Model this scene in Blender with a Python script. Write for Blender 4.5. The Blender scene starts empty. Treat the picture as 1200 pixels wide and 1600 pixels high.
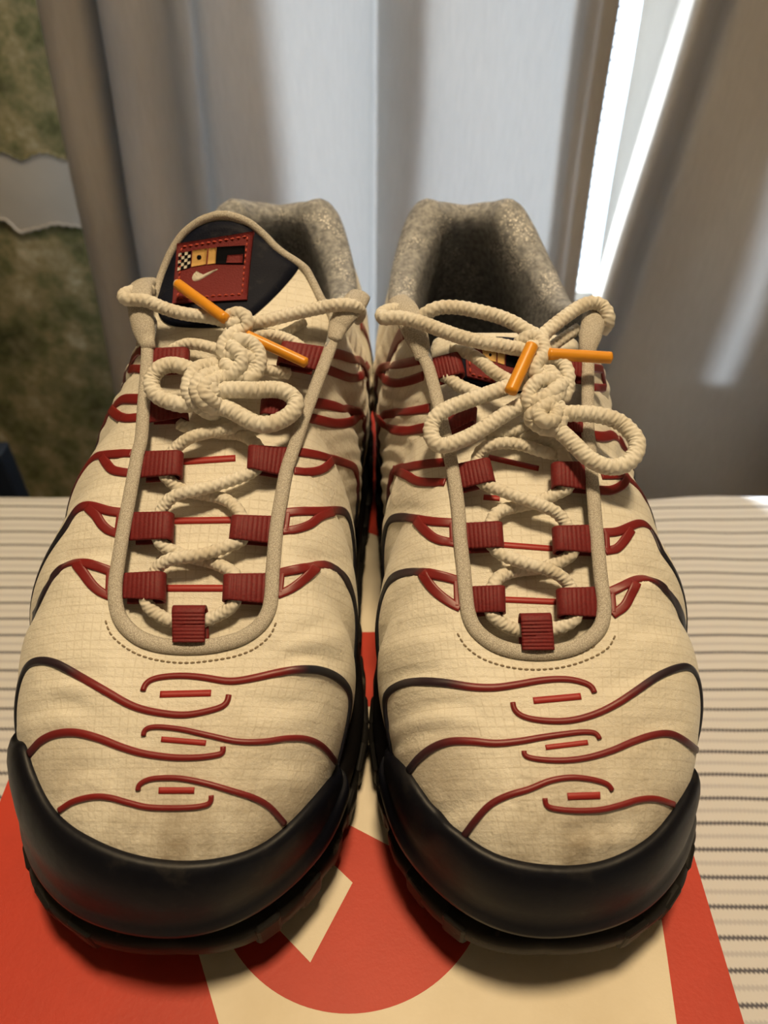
import bpy, bmesh, math, random
import numpy as np
from mathutils import Vector, Matrix
from mathutils.bvhtree import BVHTree

random.seed(4)
rng = np.random.default_rng(4)
SC = bpy.context.scene
COL = SC.collection

# ------------------------------------------------------------------ camera, world, lights, exposure
ZB = 0.70                      # height of the shoe box lid above the room floor
CAMH = 0.236                   # camera above the lid
PITCH = math.radians(42.0)     # looking down
FPX = 1200.0                   # focal length in pixels of the 1200x1600 frame
cam_d = bpy.data.cameras.new('camera')
cam_d.sensor_fit = 'VERTICAL'; cam_d.sensor_height = 36.0; cam_d.lens = 36.0 * FPX / 1600.0
cam_d.clip_start = 0.01; cam_d.clip_end = 50
cam = bpy.data.objects.new('camera', cam_d); COL.objects.link(cam)
cam.location = (0, 0, ZB + CAMH); cam.rotation_euler = (math.pi / 2 - PITCH, 0, 0)
SC.camera = cam
cam_d.dof.use_dof = True; cam_d.dof.focus_distance = 0.215; cam_d.dof.aperture_fstop = 14.0

W = bpy.data.worlds.new('world'); SC.world = W; W.use_nodes = True
W.node_tree.nodes['Background'].inputs[0].default_value = (0.70, 0.85, 1.0, 1)
W.node_tree.nodes['Background'].inputs[1].default_value = 3.6

def area(name, loc, rot, size, power, color, shape='DISK'):
    d = bpy.data.lights.new(name, 'AREA'); d.shape = shape; d.size = size; d.energy = power; d.color = color
    o = bpy.data.objects.new(name, d); COL.objects.link(o); o.location = loc; o.rotation_euler = rot
    return o
area('ceiling_lamp_light', (0.06, 0.20, 2.33), (0, 0, 0), 0.26, 22.5, (1.0, 0.75, 0.44))

sun_d = bpy.data.lights.new('sun', 'SUN'); sun_d.energy = 40.0; sun_d.angle = math.radians(5); sun_d.color = (.88, .95, 1.0)
sun = bpy.data.objects.new('sun', sun_d); COL.objects.link(sun); sun.location = (-3, 4, 2)
sun.rotation_euler = Vector((.47, -.84, -.10)).to_track_quat('-Z', 'Y').to_euler()

vs = SC.view_settings
vs.view_transform = 'Standard'; vs.look = 'None'; vs.gamma = 1.0; vs.use_curve_mapping = False
vs.exposure = 0.0

# ------------------------------------------------------------------ helpers
CT, ST = math.cos(PITCH), math.sin(PITCH)
CAMP = np.array([0, 0, CAMH])
def ray(px, py):               # direction with unit depth, in lid coordinates (z = 0 on the lid)
    u = (px - 600) / FPX; v = (800 - py) / FPX
    return np.array([u, CT + v * ST, -ST + v * CT])
def at_z(px, py, z):
    d = ray(px, py); return CAMP + d * ((z - CAMH) / d[2])
def at_y(px, py, y):
    d = ray(px, py); return CAMP + d * (y / d[1])
def unit(v):
    return v / (np.linalg.norm(v) + 1e-12)

def catmull(P, n, closed=False):
    P = np.asarray(P, float); m = len(P)
    if m == 2 and not closed:
        t = np.linspace(0, 1, n)[:, None]; return P[0] * (1 - t) + P[1] * t
    if closed:
        Q = np.vstack([P[-1], P, P[0], P[1]]); segs = m
    else:
        Q = np.vstack([2 * P[0] - P[1], P, 2 * P[-1] - P[-2]]); segs = m - 1
    out = []
    # centripetal-like uniform spline, sampled by chord length
    dens = 24
    for i in range(segs):
        p0, p1, p2, p3 = Q[i], Q[i + 1], Q[i + 2], Q[i + 3]
        t = np.linspace(0, 1, dens, endpoint=False)[:, None]
        out.append(0.5 * ((2 * p1) + (-p0 + p2) * t + (2 * p0 - 5 * p1 + 4 * p2 - p3) * t ** 2 + (-p0 + 3 * p1 - 3 * p2 + p3) * t ** 3))
    if not closed: out.append(P[-1:])
    else: out.append(P[:1])
    D = np.vstack(out)
    k = 2 if D.shape[1] <= 3 else 3
    s = np.concatenate([[0], np.cumsum(np.linalg.norm(np.diff(D[:, :k], axis=0), axis=1))])
    tt = np.linspace(0, s[-1], n + 1)[:-1] if closed else np.linspace(0, s[-1], n)
    return np.stack([np.interp(tt, s, D[:, c]) for c in range(D.shape[1])], 1)

def mesh_obj(name, verts, faces, mat=None, parent=None, smooth=True, uv=None, col=None, mats=None, fmat=None):
    verts = np.asarray(verts, float).copy(); verts[:, 2] += ZB
    org = np.zeros(3)
    if parent is not None:
        org = np.array(parent['_org']) if '_org' in parent else np.zeros(3)
    me = bpy.data.meshes.new(name)
    me.from_pydata((verts - org).tolist(), [], [list(map(int, f)) for f in faces])
    if smooth:
        me.polygons.foreach_set('use_smooth', [True] * len(me.polygons))
    if uv is not None:
        l = me.uv_layers.new(name='UVMap'); vi = np.empty(len(me.loops), int); me.loops.foreach_get('vertex_index', vi)
        l.data.foreach_set('uv', np.asarray(uv, float)[vi].ravel())
    if col is not None:
        a = me.color_attributes.new('Col', 'FLOAT_COLOR', 'POINT')
        c = np.ones((len(verts), 4)); c[:, :3] = col; a.data.foreach_set('color', c.ravel())
    for m in (mats or ([mat] if mat else [])): me.materials.append(m)
    if fmat is not None: me.polygons.foreach_set('material_index', list(map(int, fmat)))
    me.update()
    o = bpy.data.objects.new(name, me); COL.objects.link(o)
    if parent is not None:
        o.parent = parent; o['_org'] = list(org)
    else:
        o['_org'] = [0.0, 0.0, 0.0]
    return o

def thing(name, loc, label, cat, group=None):
    o = bpy.data.objects.new(name, None); COL.objects.link(o); o.empty_display_size = 0.02
    o.location = (loc[0], loc[1], loc[2] + ZB); o['_org'] = [loc[0], loc[1], loc[2] + ZB]
    o['label'] = label; o['category'] = cat
    if group: o['group'] = group
    return o
def struct(o):
    o['kind'] = 'structure'; return o

def grid_faces(n, m, wrap_u=False, flip=False, off=0):
    F = []
    for i in range(n if wrap_u else n - 1):
        a = i; b = (i + 1) % n
        for j in range(m - 1):
            q = (off + a * m + j, off + b * m + j, off + b * m + j + 1, off + a * m + j + 1)
            F.append(q[::-1] if flip else q)
    return F
def box_vf(x0, x1, y0, y1, z0, z1):
    V = [(x0, y0, z0), (x1, y0, z0), (x1, y1, z0), (x0, y1, z0), (x0, y0, z1), (x1, y0, z1), (x1, y1, z1), (x0, y1, z1)]
    F = [(3, 2, 1, 0), (4, 5, 6, 7), (0, 1, 5, 4), (1, 2, 6, 5), (2, 3, 7, 6), (3, 0, 4, 7)]
    return V, F
def boxo(name, b, mat, parent=None):
    V, F = box_vf(*b); return mesh_obj(name, V, F, mat, parent, smooth=False)
def bevel(o, w, seg=2):
    m = o.modifiers.new('bevel', 'BEVEL'); m.width = w; m.segments = seg; m.limit_method = 'ANGLE'
    return o

def frames(P, up=None, N=None):
    P = np.asarray(P); T = np.gradient(P, axis=0); T /= np.linalg.norm(T, axis=1)[:, None] + 1e-12
    if N is None:
        n = np.array([0, -.5, .8]) if up is None else np.array(up, float)
        Ns = []
        for i in range(len(P)):
            n = n - T[i] * np.dot(n, T[i]); n = unit(n); Ns.append(n)
        N = np.array(Ns)
    else:
        N = N - T * np.sum(N * T, 1)[:, None]; N = N / (np.linalg.norm(N, axis=1)[:, None] + 1e-12)
    B = np.cross(T, N)
    return T, N, B

def tube_vf(P, r, k=12, rx=1.0, rz=1.0, up=None, N=None, twist=0.0, amp=0.0, strands=0, cap=True):
    """round or oval tube; with strands > 0 the surface carries helical strand relief"""
    P = np.asarray(P); n = len(P); T, Nn, B = frames(P, up, N)
    s = np.concatenate([[0], np.cumsum(np.linalg.norm(np.diff(P, axis=0), axis=1))])
    th = np.linspace(0, 2 * math.pi, k, endpoint=False)
    r = np.broadcast_to(np.asarray(r, float), (n,))
    R = np.ones((n, k)) * r[:, None]
    if strands:
        ph = strands * th[None, :] + twist * s[:, None]
        ph2 = strands * th[None, :] - twist * s[:, None]; R = R * (1 - amp * .75 + amp * (np.sqrt(np.abs(np.cos(ph / 2))) + .55 * np.abs(np.cos(ph2 / 2))))
    V = P[:, None, :] + (R * np.cos(th))[:, :, None] * B[:, None, :] * rx + (R * np.sin(th))[:, :, None] * Nn[:, None, :] * rz
    V = V.reshape(-1, 3)
    F = []
    for i in range(n - 1):
        for j in range(k):
            F.append((i * k + j, i * k + (j + 1) % k, (i + 1) * k + (j + 1) % k, (i + 1) * k + j))
    uv = np.stack([np.repeat(s, k), np.tile(th, n)], 1)
    if cap:
        V = np.vstack([V, P[0] - T[0] * r[0] * .5, P[-1] + T[-1] * r[-1] * .5]); a = n * k
        uv = np.vstack([uv, [s[0], 0], [s[-1], 0]])
        for j in range(k):
            F.append((a, (j + 1) % k, j)); F.append((a + 1, (n - 1) * k + j, (n - 1) * k + (j + 1) % k))
    return V, F, uv

class Acc:                      # collects several pieces of one part
    def __init__(s): s.V = []; s.F = []; s.n = 0; s.uv = []; s.c = []
    def add(s, V, F, uv=None, c=None):
        V = np.asarray(V, float); s.V.append(V); s.F += [tuple(int(i) + s.n for i in f) for f in F]; s.n += len(V)
        s.uv.append(np.zeros((len(V), 2)) if uv is None else np.asarray(uv)); s.c.append(np.ones((len(V), 3)) if c is None else np.asarray(c))
    def obj(s, name, mat, parent=None, smooth=True, col=False):
        return mesh_obj(name, np.vstack(s.V), s.F, mat, parent, smooth, np.vstack(s.uv), np.vstack(s.c) if col else None)

# ------------------------------------------------------------------ materials
class M:
    def __init__(s, name, base=(.8, .8, .8), rough=.6, **kw):
        s.m = bpy.data.materials.new(name); s.m.use_nodes = True; s.nt = s.m.node_tree
        s.b = s.nt.nodes['Principled BSDF']
        s.b.inputs['Base Color'].default_value = (*base, 1); s.b.inputs['Roughness'].default_value = rough
        for k, v in kw.items():
            s.b.inputs[k.replace('_', ' ')].default_value = v
    def n(s, t, **kw):
        nd = s.nt.nodes.new(t)
        for k, v in kw.items():
            if k.startswith('i_'):
                key = k[2:]; key = int(key) if key.isdigit() else key.replace('_', ' ')
                nd.inputs[key].default_value = v
            else: setattr(nd, k, v)
        return nd
    def l(s, a, b): s.nt.links.new(a, b)
    def math(s, op, a, b=None):
        nd = s.n('ShaderNodeMath', operation=op)
        for i, x in enumerate((a, b)):
            if x is None: continue
            if isinstance(x, (int, float)): nd.inputs[i].default_value = x
            else: s.l(x, nd.inputs[i])
        return nd.outputs[0]
    def mix(s, f, a, b, mode='MIX'):
        nd = s.n('ShaderNodeMix', data_type='RGBA', blend_type=mode)
        for i, x in ((0, f), (6, a), (7, b)):
            if isinstance(x, (int, float)): nd.inputs[i].default_value = x
            elif isinstance(x, tuple): nd.inputs[i].default_value = (*x, 1)
            else: s.l(x, nd.inputs[i])
        return nd.outputs[2]
    def coord(s, out='Object'): return s.n('ShaderNodeTexCoord').outputs[out]
    def noise(s, vec, scale, detail=4, rough=.55, mapping=None):
        if mapping is not None:
            mp = s.n('ShaderNodeMapping'); mp.inputs['Scale'].default_value = mapping; s.l(vec, mp.inputs[0]); vec = mp.outputs[0]
        nd = s.n('ShaderNodeTexNoise', i_Scale=scale, i_Detail=detail, i_Roughness=rough); s.l(vec, nd.inputs['Vector']); return nd.outputs[0]
    def ramp(s, f, stops):
        nd = s.n('ShaderNodeValToRGB'); cr = nd.color_ramp
        while len(cr.elements) < len(stops): cr.elements.new(.5)
        for e, (p, c) in zip(cr.elements, stops):
            e.position = p; e.color = (*c, 1) if isinstance(c, tuple) else (c, c, c, 1)
        s.l(f, nd.inputs[0]); return nd.outputs[0]
    def bump(s, h, strength=.3, dist=.001):
        nd = s.n('ShaderNodeBump', i_Strength=strength, i_Distance=dist); s.l(h, nd.inputs['Height']); s.l(nd.outputs[0], s.b.inputs['Normal']); return nd
    def color(s, c): s.l(c, s.b.inputs['Base Color'])

def fabric_white():
    k = M('ripstop_white_fabric', (.78, .75, .67), .62); k.b.inputs['Sheen Weight'].default_value = .12
    uv = k.coord('UV'); sp = k.n('ShaderNodeSeparateXYZ'); k.l(uv, sp.inputs[0]); o = k.coord()
    wob = k.math('MULTIPLY', k.math('SUBTRACT', k.noise(o, 60, 2), .5), .0016)
    U = k.math('ADD', sp.outputs[0], wob); V = k.math('ADD', sp.outputs[1], wob)
    def line(c, pitch, w):
        f = k.math('FRACT', k.math('MULTIPLY', c, 1 / pitch)); d = k.math('ABSOLUTE', k.math('SUBTRACT', f, .5)); return k.math('LESS_THAN', d, w)
    lx = line(U, .0027, .075); ly = line(V, .0027, .075)
    ln = k.math('MAXIMUM', lx, ly); weave = line(V, .0006, .27)
    gate = k.ramp(k.noise(o, 150, 2), [(.44, 0.0), (.56, 1.0)])
    dash = k.math('MULTIPLY', k.math('MULTIPLY', lx, weave), gate)
    n1 = k.noise(o, 46, 6, .65); n2 = k.noise(o, 1100, 2); n3 = k.noise(o, 11, 4, .6); n4 = k.noise(o, 300, 4, .7)
    base = k.mix(k.math('MULTIPLY', ln, .36), (.83, .795, .70), (.60, .54, .43))
    base = k.mix(k.math('MULTIPLY', dash, .7), base, (.97, .96, .92))
    toe = k.n('ShaderNodeMapRange', i_1=.060, i_2=.008, i_3=.0, i_4=1.0); k.l(sp.outputs[1], toe.inputs[0])
    g = k.ramp(n1, [(.40, 0.0), (.62, 1.0)])
    base = k.mix(k.math('MULTIPLY', k.math('MULTIPLY', g, toe.outputs[0]), .95), base, (.26, .20, .13))
    g2 = k.ramp(n3, [(.46, 0.0), (.78, 1.0)]); base = k.mix(k.math('MULTIPLY', g2, .28), base, (.50, .42, .30))
    sm = k.ramp(k.noise(o, 75, 3, .5), [(.70, 0.0), (.80, 1.0)]); base = k.mix(k.math('MULTIPLY', sm, .5), base, (.22, .17, .11))
    base = k.mix(k.math('MULTIPLY', k.ramp(n4, [(.45, 0.0), (.8, 1.0)]), .14), base, (.38, .31, .22))
    k.color(base)
    w = k.noise(uv, 48, 3, .5, (1, 1.9, 1)); w2 = k.noise(uv, 95, 3, .6, (.35, 2.0, 1))
    h = k.math('ADD', k.math('MULTIPLY', ln, .22), k.math('MULTIPLY', n2, .35))
    h = k.math('ADD', h, k.math('ADD', k.math('MULTIPLY', w, 1.7), k.math('MULTIPLY', k.ramp(w2, [(.5, 0.0), (.62, 1.0)]), .10)))
    k.bump(h, .6, .0010)
    return k.m
def lining_grey():
    k = M('silver_mesh_lining', (.5, .49, .47), .55); o = k.coord()
    v = k.n('ShaderNodeTexVoronoi', i_Scale=1000.0); k.l(o, v.inputs['Vector'])
    big = k.noise(o, 60, 3)
    spark = k.math('MULTIPLY', k.math('LESS_THAN', v.outputs[0], .31), k.ramp(big, [(.47, 0.0), (.58, 1.0)]))
    c = k.mix(k.ramp(k.noise(o, 420, 3), [(.35, 0.0), (.7, 1.0)]), (.19, .20, .22), (.45, .46, .48))
    k.color(k.mix(spark, c, (1.0, .98, .94)))  # glints of the mesh painted into the colour as near-white specks
    k.l(k.math('SUBTRACT', .65, k.math('MULTIPLY', spark, .45)), k.b.inputs['Roughness'])
    k.bump(v.outputs[0], .5, .0003); return k.m
def piping_mat():
    k = M('silver_braid', (.55, .52, .46), .5); o = k.coord()
    v = k.n('ShaderNodeTexVoronoi', i_Scale=3400.0); k.l(o, v.inputs['Vector'])
    k.color(k.mix(k.ramp(v.outputs[0], [(.1, 0.0), (.6, 1.0)]), (.80, .77, .70), (.44, .40, .34))); k.bump(v.outputs[0], .5, .0003); return k.m
def lace_mat():
    k = M('cream_rope_lace', (.80, .76, .66), .7); o = k.coord()
    sp = k.n('ShaderNodeSeparateXYZ'); k.l(k.coord('UV'), sp.inputs[0])
    f = k.math('SINE', k.math('ADD', k.math('MULTIPLY', sp.outputs[0], 5200.0), k.math('MULTIPLY', sp.outputs[1], -3.0)))
    n = k.noise(o, 120, 3); k.color(k.mix(k.ramp(n, [(.35, 0.0), (.75, 1.0)]), (.82, .79, .71), (.66, .60, .49)))
    k.bump(f, .35, .0002); return k.m
def rib_mat():
    k = M('moulded_rib_red_to_navy', (.3, .02, .02), .42); a = k.n('ShaderNodeVertexColor', layer_name='Col'); k.color(a.outputs[0]); return k.m
def rubber(name, c, r, scuff=.0):
    k = M(name, c, r); k.b.inputs['Specular IOR Level'].default_value = .28; o = k.coord(); n = k.noise(o, 90, 6, .65)
    if scuff:
        k.color(k.mix(k.math('MULTIPLY', k.ramp(n, [(.60, 0.0), (.72, 1.0)]), scuff), c, (.16, .14, .11)))
    k.bump(k.noise(o, 380, 3), .12, .0006)
    k.l(k.math('ADD', k.math('MULTIPLY', n, .25), r - .12), k.b.inputs['Roughness']); return k.m
def webbing():
    k = M('red_webbing', (.26, .014, .016), .65); o = k.coord(); n = k.noise(o, 1500, 2)
    k.color(k.mix(n, (.10, .005, .008), (.24, .014, .015))); k.bump(n, .4, .0003); return k.m
def plain(name, c, r=.6, bump=None, **kw):
    k = M(name, c, r, **kw)
    if bump: k.bump(k.noise(k.coord(), bump[0], 3), bump[1], bump[2])
    return k.m
def leather():
    k = M('navy_leather', (.006, .008, .018), .62); o = k.coord(); k.b.inputs['Specular IOR Level'].default_value = .12
    v = k.n('ShaderNodeTexVoronoi', i_Scale=1900.0); k.l(o, v.inputs['Vector'])
    n = k.noise(o, 160, 5, .65); k.color(k.mix(k.ramp(n, [(.55, 0.0), (.85, 1.0)]), (.006, .008, .019), (.040, .040, .046)))
    k.bump(v.outputs[0], .18, .0003); return k.m
def card(name, c, c2):
    k = M(name, c, .55); o = k.coord(); n = k.noise(o, 30, 5, .6)
    k.color(k.mix(k.ramp(n, [(.4, 0.0), (.75, 1.0)]), c, c2)); k.bump(k.noise(o, 700, 3), .12, .0005); return k.m
def sheet_mat():
    k = M('striped_cotton', (.75, .74, .75), .85); o = k.coord(); sp = k.n('ShaderNodeSeparateXYZ'); k.l(o, sp.inputs[0])
    wob = k.noise(o, 9, 2, .5, (1, .3, 1))
    y = k.math('ADD', sp.outputs[1], k.math('MULTIPLY', k.math('SUBTRACT', wob, .5), .006))
    twill = k.math('MULTIPLY', k.math('SINE', k.math('MULTIPLY', k.math('ADD', sp.outputs[0], k.math('MULTIPLY', sp.outputs[1], .8)), 3200.0)), .035)
    f = k.math('FRACT', k.math('DIVIDE', k.math('SUBTRACT', y, .0987 - .0064 + .0128 * -40), .0128))
    d1 = k.math('ABSOLUTE', k.math('SUBTRACT', f, .5)); d2 = k.math('ABSOLUTE', k.math('SUBTRACT', d1, .5))
    s1 = k.math('LESS_THAN', k.math('ADD', d1, twill), .066); s2 = k.math('LESS_THAN', k.math('ADD', d2, twill), .075)
    c = k.mix(k.math('MULTIPLY', s2, .55), (.72, .735, .76), (.43, .44, .50)); c = k.mix(k.math('MULTIPLY', s1, .9), c, (.055, .055, .085))
    k.color(c); k.bump(k.noise(o, 900, 2), .25, .0006); return k.m
def curtain_mat():
    k = M('lined_curtain_cloth', (.46, .43, .39), .8); o = k.coord()
    w = k.noise(o, 420, 3, .5, (1, 1, .15)); k.color(k.mix(w, (.40, .375, .34), (.54, .51, .47)))
    k.bump(k.noise(o, 700, 2), .3, .0008)
    out = k.nt.nodes['Material Output']; t = k.n('ShaderNodeBsdfTranslucent'); t.inputs[0].default_value = (.66, .68, .70, 1)
    mx = k.n('ShaderNodeMixShader', i_0=.25); k.l(k.b.outputs[0], mx.inputs[1]); k.l(t.outputs[0], mx.inputs[2]); k.l(mx.outputs[0], out.inputs[0]); return k.m
def wallpaper():
    k = M('mottled_green_wallpaper', (.1, .1, .04), .75); o = k.coord()
    n = k.noise(o, 24, 7, .7); n2 = k.noise(o, 55, 5, .65)
    c = k.ramp(n, [(.34, (.045, .055, .022)), (.46, (.13, .14, .062)), (.56, (.27, .24, .13)), (.70, (.55, .51, .38))])
    k.color(k.mix(k.ramp(n2, [(.45, 0.0), (.7, .6)]), c, (.27, .24, .15))); k.bump(n2, .2, .002); return k.m
def plaster(name, c):
    k = M(name, c, .85); n = k.noise(k.coord(), 45, 4); k.color(k.mix(n, tuple(x * .85 for x in c), c)); k.bump(n, .15, .002); return k.m
def wood(name, c, c2):
    k = M(name, c, .5); n = k.noise(k.coord(), 8, 5, .6, (1, 12, 12)); k.color(k.mix(n, c, c2)); return k.m

MT = dict(fabric=fabric_white(), lining=lining_grey(), piping=piping_mat(), lace=lace_mat(), rib=rib_mat(),
          bumper=rubber('navy_rubber_bumper', (.0030, .0036, .0080), .44, .08), outsole=rubber('black_rubber_outsole', (.009, .008, .0075), .6, .5),
          midsole=rubber('dark_midsole', (.012, .011, .012), .5), web=webbing(), print_red=plain('printed_red', (.36, .024, .020), .5),
          aglet=plain('orange_plastic', (.80, .33, .022), .35, (500, .08, .0004)), tip=plain('bare_tip', (.75, .68, .58), .6),
          leather=leather(), label=plain('woven_red_label', (.16, .008, .010), .75, (1800, .6, .0004)), thread=plain('coral_thread', (.55, .08, .05), .7),
          gold=plain('woven_gold', (.60, .36, .11), .7, (1800, .5, .0003)), black=plain('woven_black', (.004, .004, .006), .9, (1800, .3, .0002), Specular_IOR_Level=.1),
          ivory=plain('woven_ivory', (.66, .62, .54), .7, (1800, .5, .0003)), stitch=plain('tan_stitch', (.30, .24, .16), .8),
          orange=card('orange_card', (.53, .036, .013), (.46, .030, .011)), cream=card('cream_card', (.80, .72, .58), (.72, .63, .48)),
          sheet=sheet_mat(), curtain=curtain_mat(), paper=wallpaper(), torn=plaster('bare_plaster', (.46, .45, .43)),
          plaster=plaster('cream_plaster', (.42, .37, .29)), ceiling=plaster('white_ceiling', (.7, .66, .6)), floor=wood('brown_floor', (.16, .09, .05), (.24, .14, .08)),
          table=wood('dark_wood', (.10, .06, .035), (.16, .10, .06)), frame=plain('white_frame', (.75, .76, .76), .4), lampshade=plain('lamp_white', (.8, .78, .72), .5),
          post=plain('dark_steel', (.02, .018, .018), .5), blue=plain('blue_edge', (.010, .018, .036), .5), insole=plain('dark_insole', (.07, .07, .075), .8))
g = bpy.data.materials.new('window_glass'); g.use_nodes = True
gn = g.node_tree; gn.nodes.remove(gn.nodes['Principled BSDF']); tr = gn.nodes.new('ShaderNodeBsdfTransparent'); gn.links.new(tr.outputs[0], gn.nodes['Material Output'].inputs[0])
MT['glass'] = g

# ------------------------------------------------------------------ room shell
RX0, RX1, RY0, RY1, RZ0, RZ1 = -1.5, 1.5, -2.2, 0.74, -ZB, 1.75
struct(boxo('floor', (RX0, RX1, RY0, RY1 + .1, RZ0 - .05, RZ0), MT['floor']))
struct(boxo('ceiling', (RX0, RX1, RY0, RY1 + .1, RZ1, RZ1 + .05), MT['ceiling']))
struct(boxo('wall_left', (RX0 - .05, RX0, RY0, RY1 + .1, RZ0, RZ1), MT['plaster']))
struct(boxo('wall_right', (RX1, RX1 + .05, RY0, RY1 + .1, RZ0, RZ1), MT['plaster']))
struct(boxo('wall_front', (RX0, RX1, RY0 - .05, RY0, RZ0, RZ1), MT['plaster']))
WX0, WX1, WZ0, WZ1 = -0.235, 0.268, -0.17, 1.25      # window opening
wv, wf = [], []
for b in ((RX0, WX0, RY1, RY1 + .1, RZ0, RZ1), (WX1, RX1, RY1, RY1 + .1, RZ0, RZ1), (WX0, WX1, RY1, RY1 + .1, RZ0, WZ0), (WX0, WX1, RY1, RY1 + .1, WZ1, RZ1)):
    V, F = box_vf(*b); wf += [tuple(i + len(wv) for i in f) for f in F]; wv += V
wall_back = struct(mesh_obj('wall_back', wv, wf, MT['paper'], smooth=False))

def window():
    a = Acc()
    for b in ((WX0, WX0 + .03, RY1 + .03, RY1 + .08, WZ0, WZ1), (WX1 - .03, WX1, RY1 + .03, RY1 + .08, WZ0, WZ1),
              (WX0 + .03, WX1 - .03, RY1 + .03, RY1 + .08, WZ0, WZ0 + .03), (WX0 + .03, WX1 - .03, RY1 + .03, RY1 + .08, WZ1 - .03, WZ1),
              (0.124, 0.194, RY1 + .03, RY1 + .08, WZ0 + .03, WZ1 - .03)):  # unseen wide post, added to shade the right curtain's inner side face
        V, F = box_vf(*b); a.add(V, F)
    w = struct(a.obj('window_1', MT['frame'], None, smooth=False))
    for x0, x1 in ((WX0 + .03, .124), (.194, WX1 - .03)):
        boxo('window_pane', (x0, x1, RY1 + .052, RY1 + .056, WZ0 + .03, WZ1 - .03), MT['glass'], w)
    boxo('window_sill', (WX0 + .005, WX1 + .02, RY1 - .035, RY1 + .03, WZ0 - .02, WZ0), MT['frame'], w)
window()

# torn strip where the wallpaper is missing, with curled paper edges
def torn_patch():
    topl = [(-60, 232), (0, 236), (12, 239), (25, 246), (36, 249), (48, 243), (60, 238), (78, 239), (95, 246), (130, 250)]
    botl = [(-60, 338), (0, 342), (14, 348), (24, 358), (32, 363), (50, 359), (68, 355), (84, 350), (104, 352), (140, 356)]
    n = 60
    A = catmull(topl, n); B = catmull(botl, n)
    y = RY1 - .0012
    V = []; m = 6
    for i in range(n):
        for j in range(m):
            t = j / (m - 1); p = A[i] * (1 - t) + B[i] * t; q = at_y(p[0], p[1], y); q[1] -= .0006 * math.sin(t * math.pi); V.append(q)
    back = [np.array(v) + np.array([0, .0012, 0]) for v in V]
    F = grid_faces(n, m, flip=True) + grid_faces(n, m, off=len(V))
    o = mesh_obj('bare_plaster_patch', V + back, F, MT['torn'], wall_back)
    for nm, L, s in (('torn_paper_edge', A, -1), ('torn_paper_edge', B, 1)):
        P = np.array([at_y(p[0], p[1], y - .0006) for p in L]); P[:, 2] += .0008 * np.sin(np.arange(n) * 1.7)
        V2, F2, uv = tube_vf(P, .0013, 6, up=(0, -1, 0)); mesh_obj(nm, V2, F2, MT['paper'] if s < 0 else MT['torn'], wall_back, uv=uv)
torn_patch()

def ceiling_lamp():
    t = thing('ceiling_lamp', (.06, .20, RZ1 - .12), 'round white ceiling lamp above the table', 'lamp')
    th = np.linspace(0, 2 * math.pi, 40, endpoint=False)
    prof = [(.05, .12), (.06, .115), (.06, .10), (.16, .07), (.17, .05), (.165, .045), (.155, .06), (.05, .09)]
    V = [(.06 + r * math.cos(a), .20 + r * math.sin(a), RZ1 - .12 + z) for a in th for r, z in prof]
    mesh_obj('lamp_housing', V, grid_faces(40, len(prof), True), MT['lampshade'], t)
ceiling_lamp()

# ------------------------------------------------------------------ table with striped sheet
TZ = -0.125
TY1 = 0.419
def table():
    t = thing('table', (0, -.2, -ZB), 'dark wooden table under the striped sheet', 'table')
    bevel(boxo('table_top', (-.62, .62, -.75, TY1 - .012, TZ - .035, TZ - .004), MT['table'], t), .004)
    for x in (-.57, .57):
        for y in (-.70, TY1 - .07):
            bevel(boxo('leg', (x - .025, x + .025, y - .025, y + .025, -ZB, TZ - .035), MT['table'], t), .003)
table()
def sheet():
    xs = np.linspace(-.66, .66, 133); ys = list(np.linspace(-.78, .36, 115)) + list(np.linspace(.364, TY1 - .006, 12))
    prof = [(y, 0.0) for y in ys]
    for a in np.linspace(0.2, 1, 6) * math.pi / 2: prof.append((TY1 - .006 + .008 * math.sin(a), -.008 + .008 * math.cos(a)))
    for d in np.linspace(.03, .24, 10): prof.append((TY1 + .003, -d))
    V = []
    for x in xs:
        for k, (y, dz) in enumerate(prof):
            w = .0011 * math.sin(21 * x + 1.3) * math.sin(17 * y + .4) + .0006 * math.sin(55 * x + 9 * y)
            under = max(0, min(1, (abs(x + .015) - .12) / .02)) if y < .385 else 1
            e = .0012 * math.sin(26 * x + .8) + .0008 * math.sin(61 * x) if y > .388 else 0
            V.append((x, y + (e * 1.0 if dz < 0 else 0) + (.003 * math.sin(30 * x) * min(1, -dz * 12) if dz < 0 else 0), TZ + dz + (w * under if dz == 0 else 0) + e * .6 - (1 - under) * .0012))
    n = len(prof)
    F = grid_faces(len(xs), n)
    o = mesh_obj('striped_sheet', V, F, MT['sheet'])
    o['label'] = 'white cotton sheet with thin navy stripes spread over the table'; o['category'] = 'sheet'
    s = o.modifiers.new('thick', 'SOLIDIFY'); s.thickness = .0012; s.offset = -1
sheet()

# ------------------------------------------------------------------ curtains
def curtain(name, prof, lean, z0, z1, label, nz=60, hem=None, seed=0):
    P = catmull(prof, 400)
    zs = np.linspace(z0, z1, nz)
    V = []; r = np.random.default_rng(seed)
    for i in range(len(P)):
        x, y = P[i][:2]; ln = P[i][2] if P.shape[1] > 2 else np.interp(x, lean[0], lean[1])
        for z in zs:
            t = (z - .15) / -.43                     # 0 at the top of the picture, 1 at the table edge
            tc = max(-2.2, min(1.0, t))
            xx = x + ln * tc
            yy = y + .004 * math.sin(9 * z + 14 * x) + .0016 * math.sin(31 * z + 40 * x)
            V.append((xx, yy, z))
    o = mesh_obj(name, V, grid_faces(len(P), nz), MT['curtain'])
    o['label'] = label; o['category'] = 'curtain'; o['group'] = 'window curtains'
    s = o.modifiers.new('thick', 'SOLIDIFY'); s.thickness = .0012
    return o
cy = .60
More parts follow.
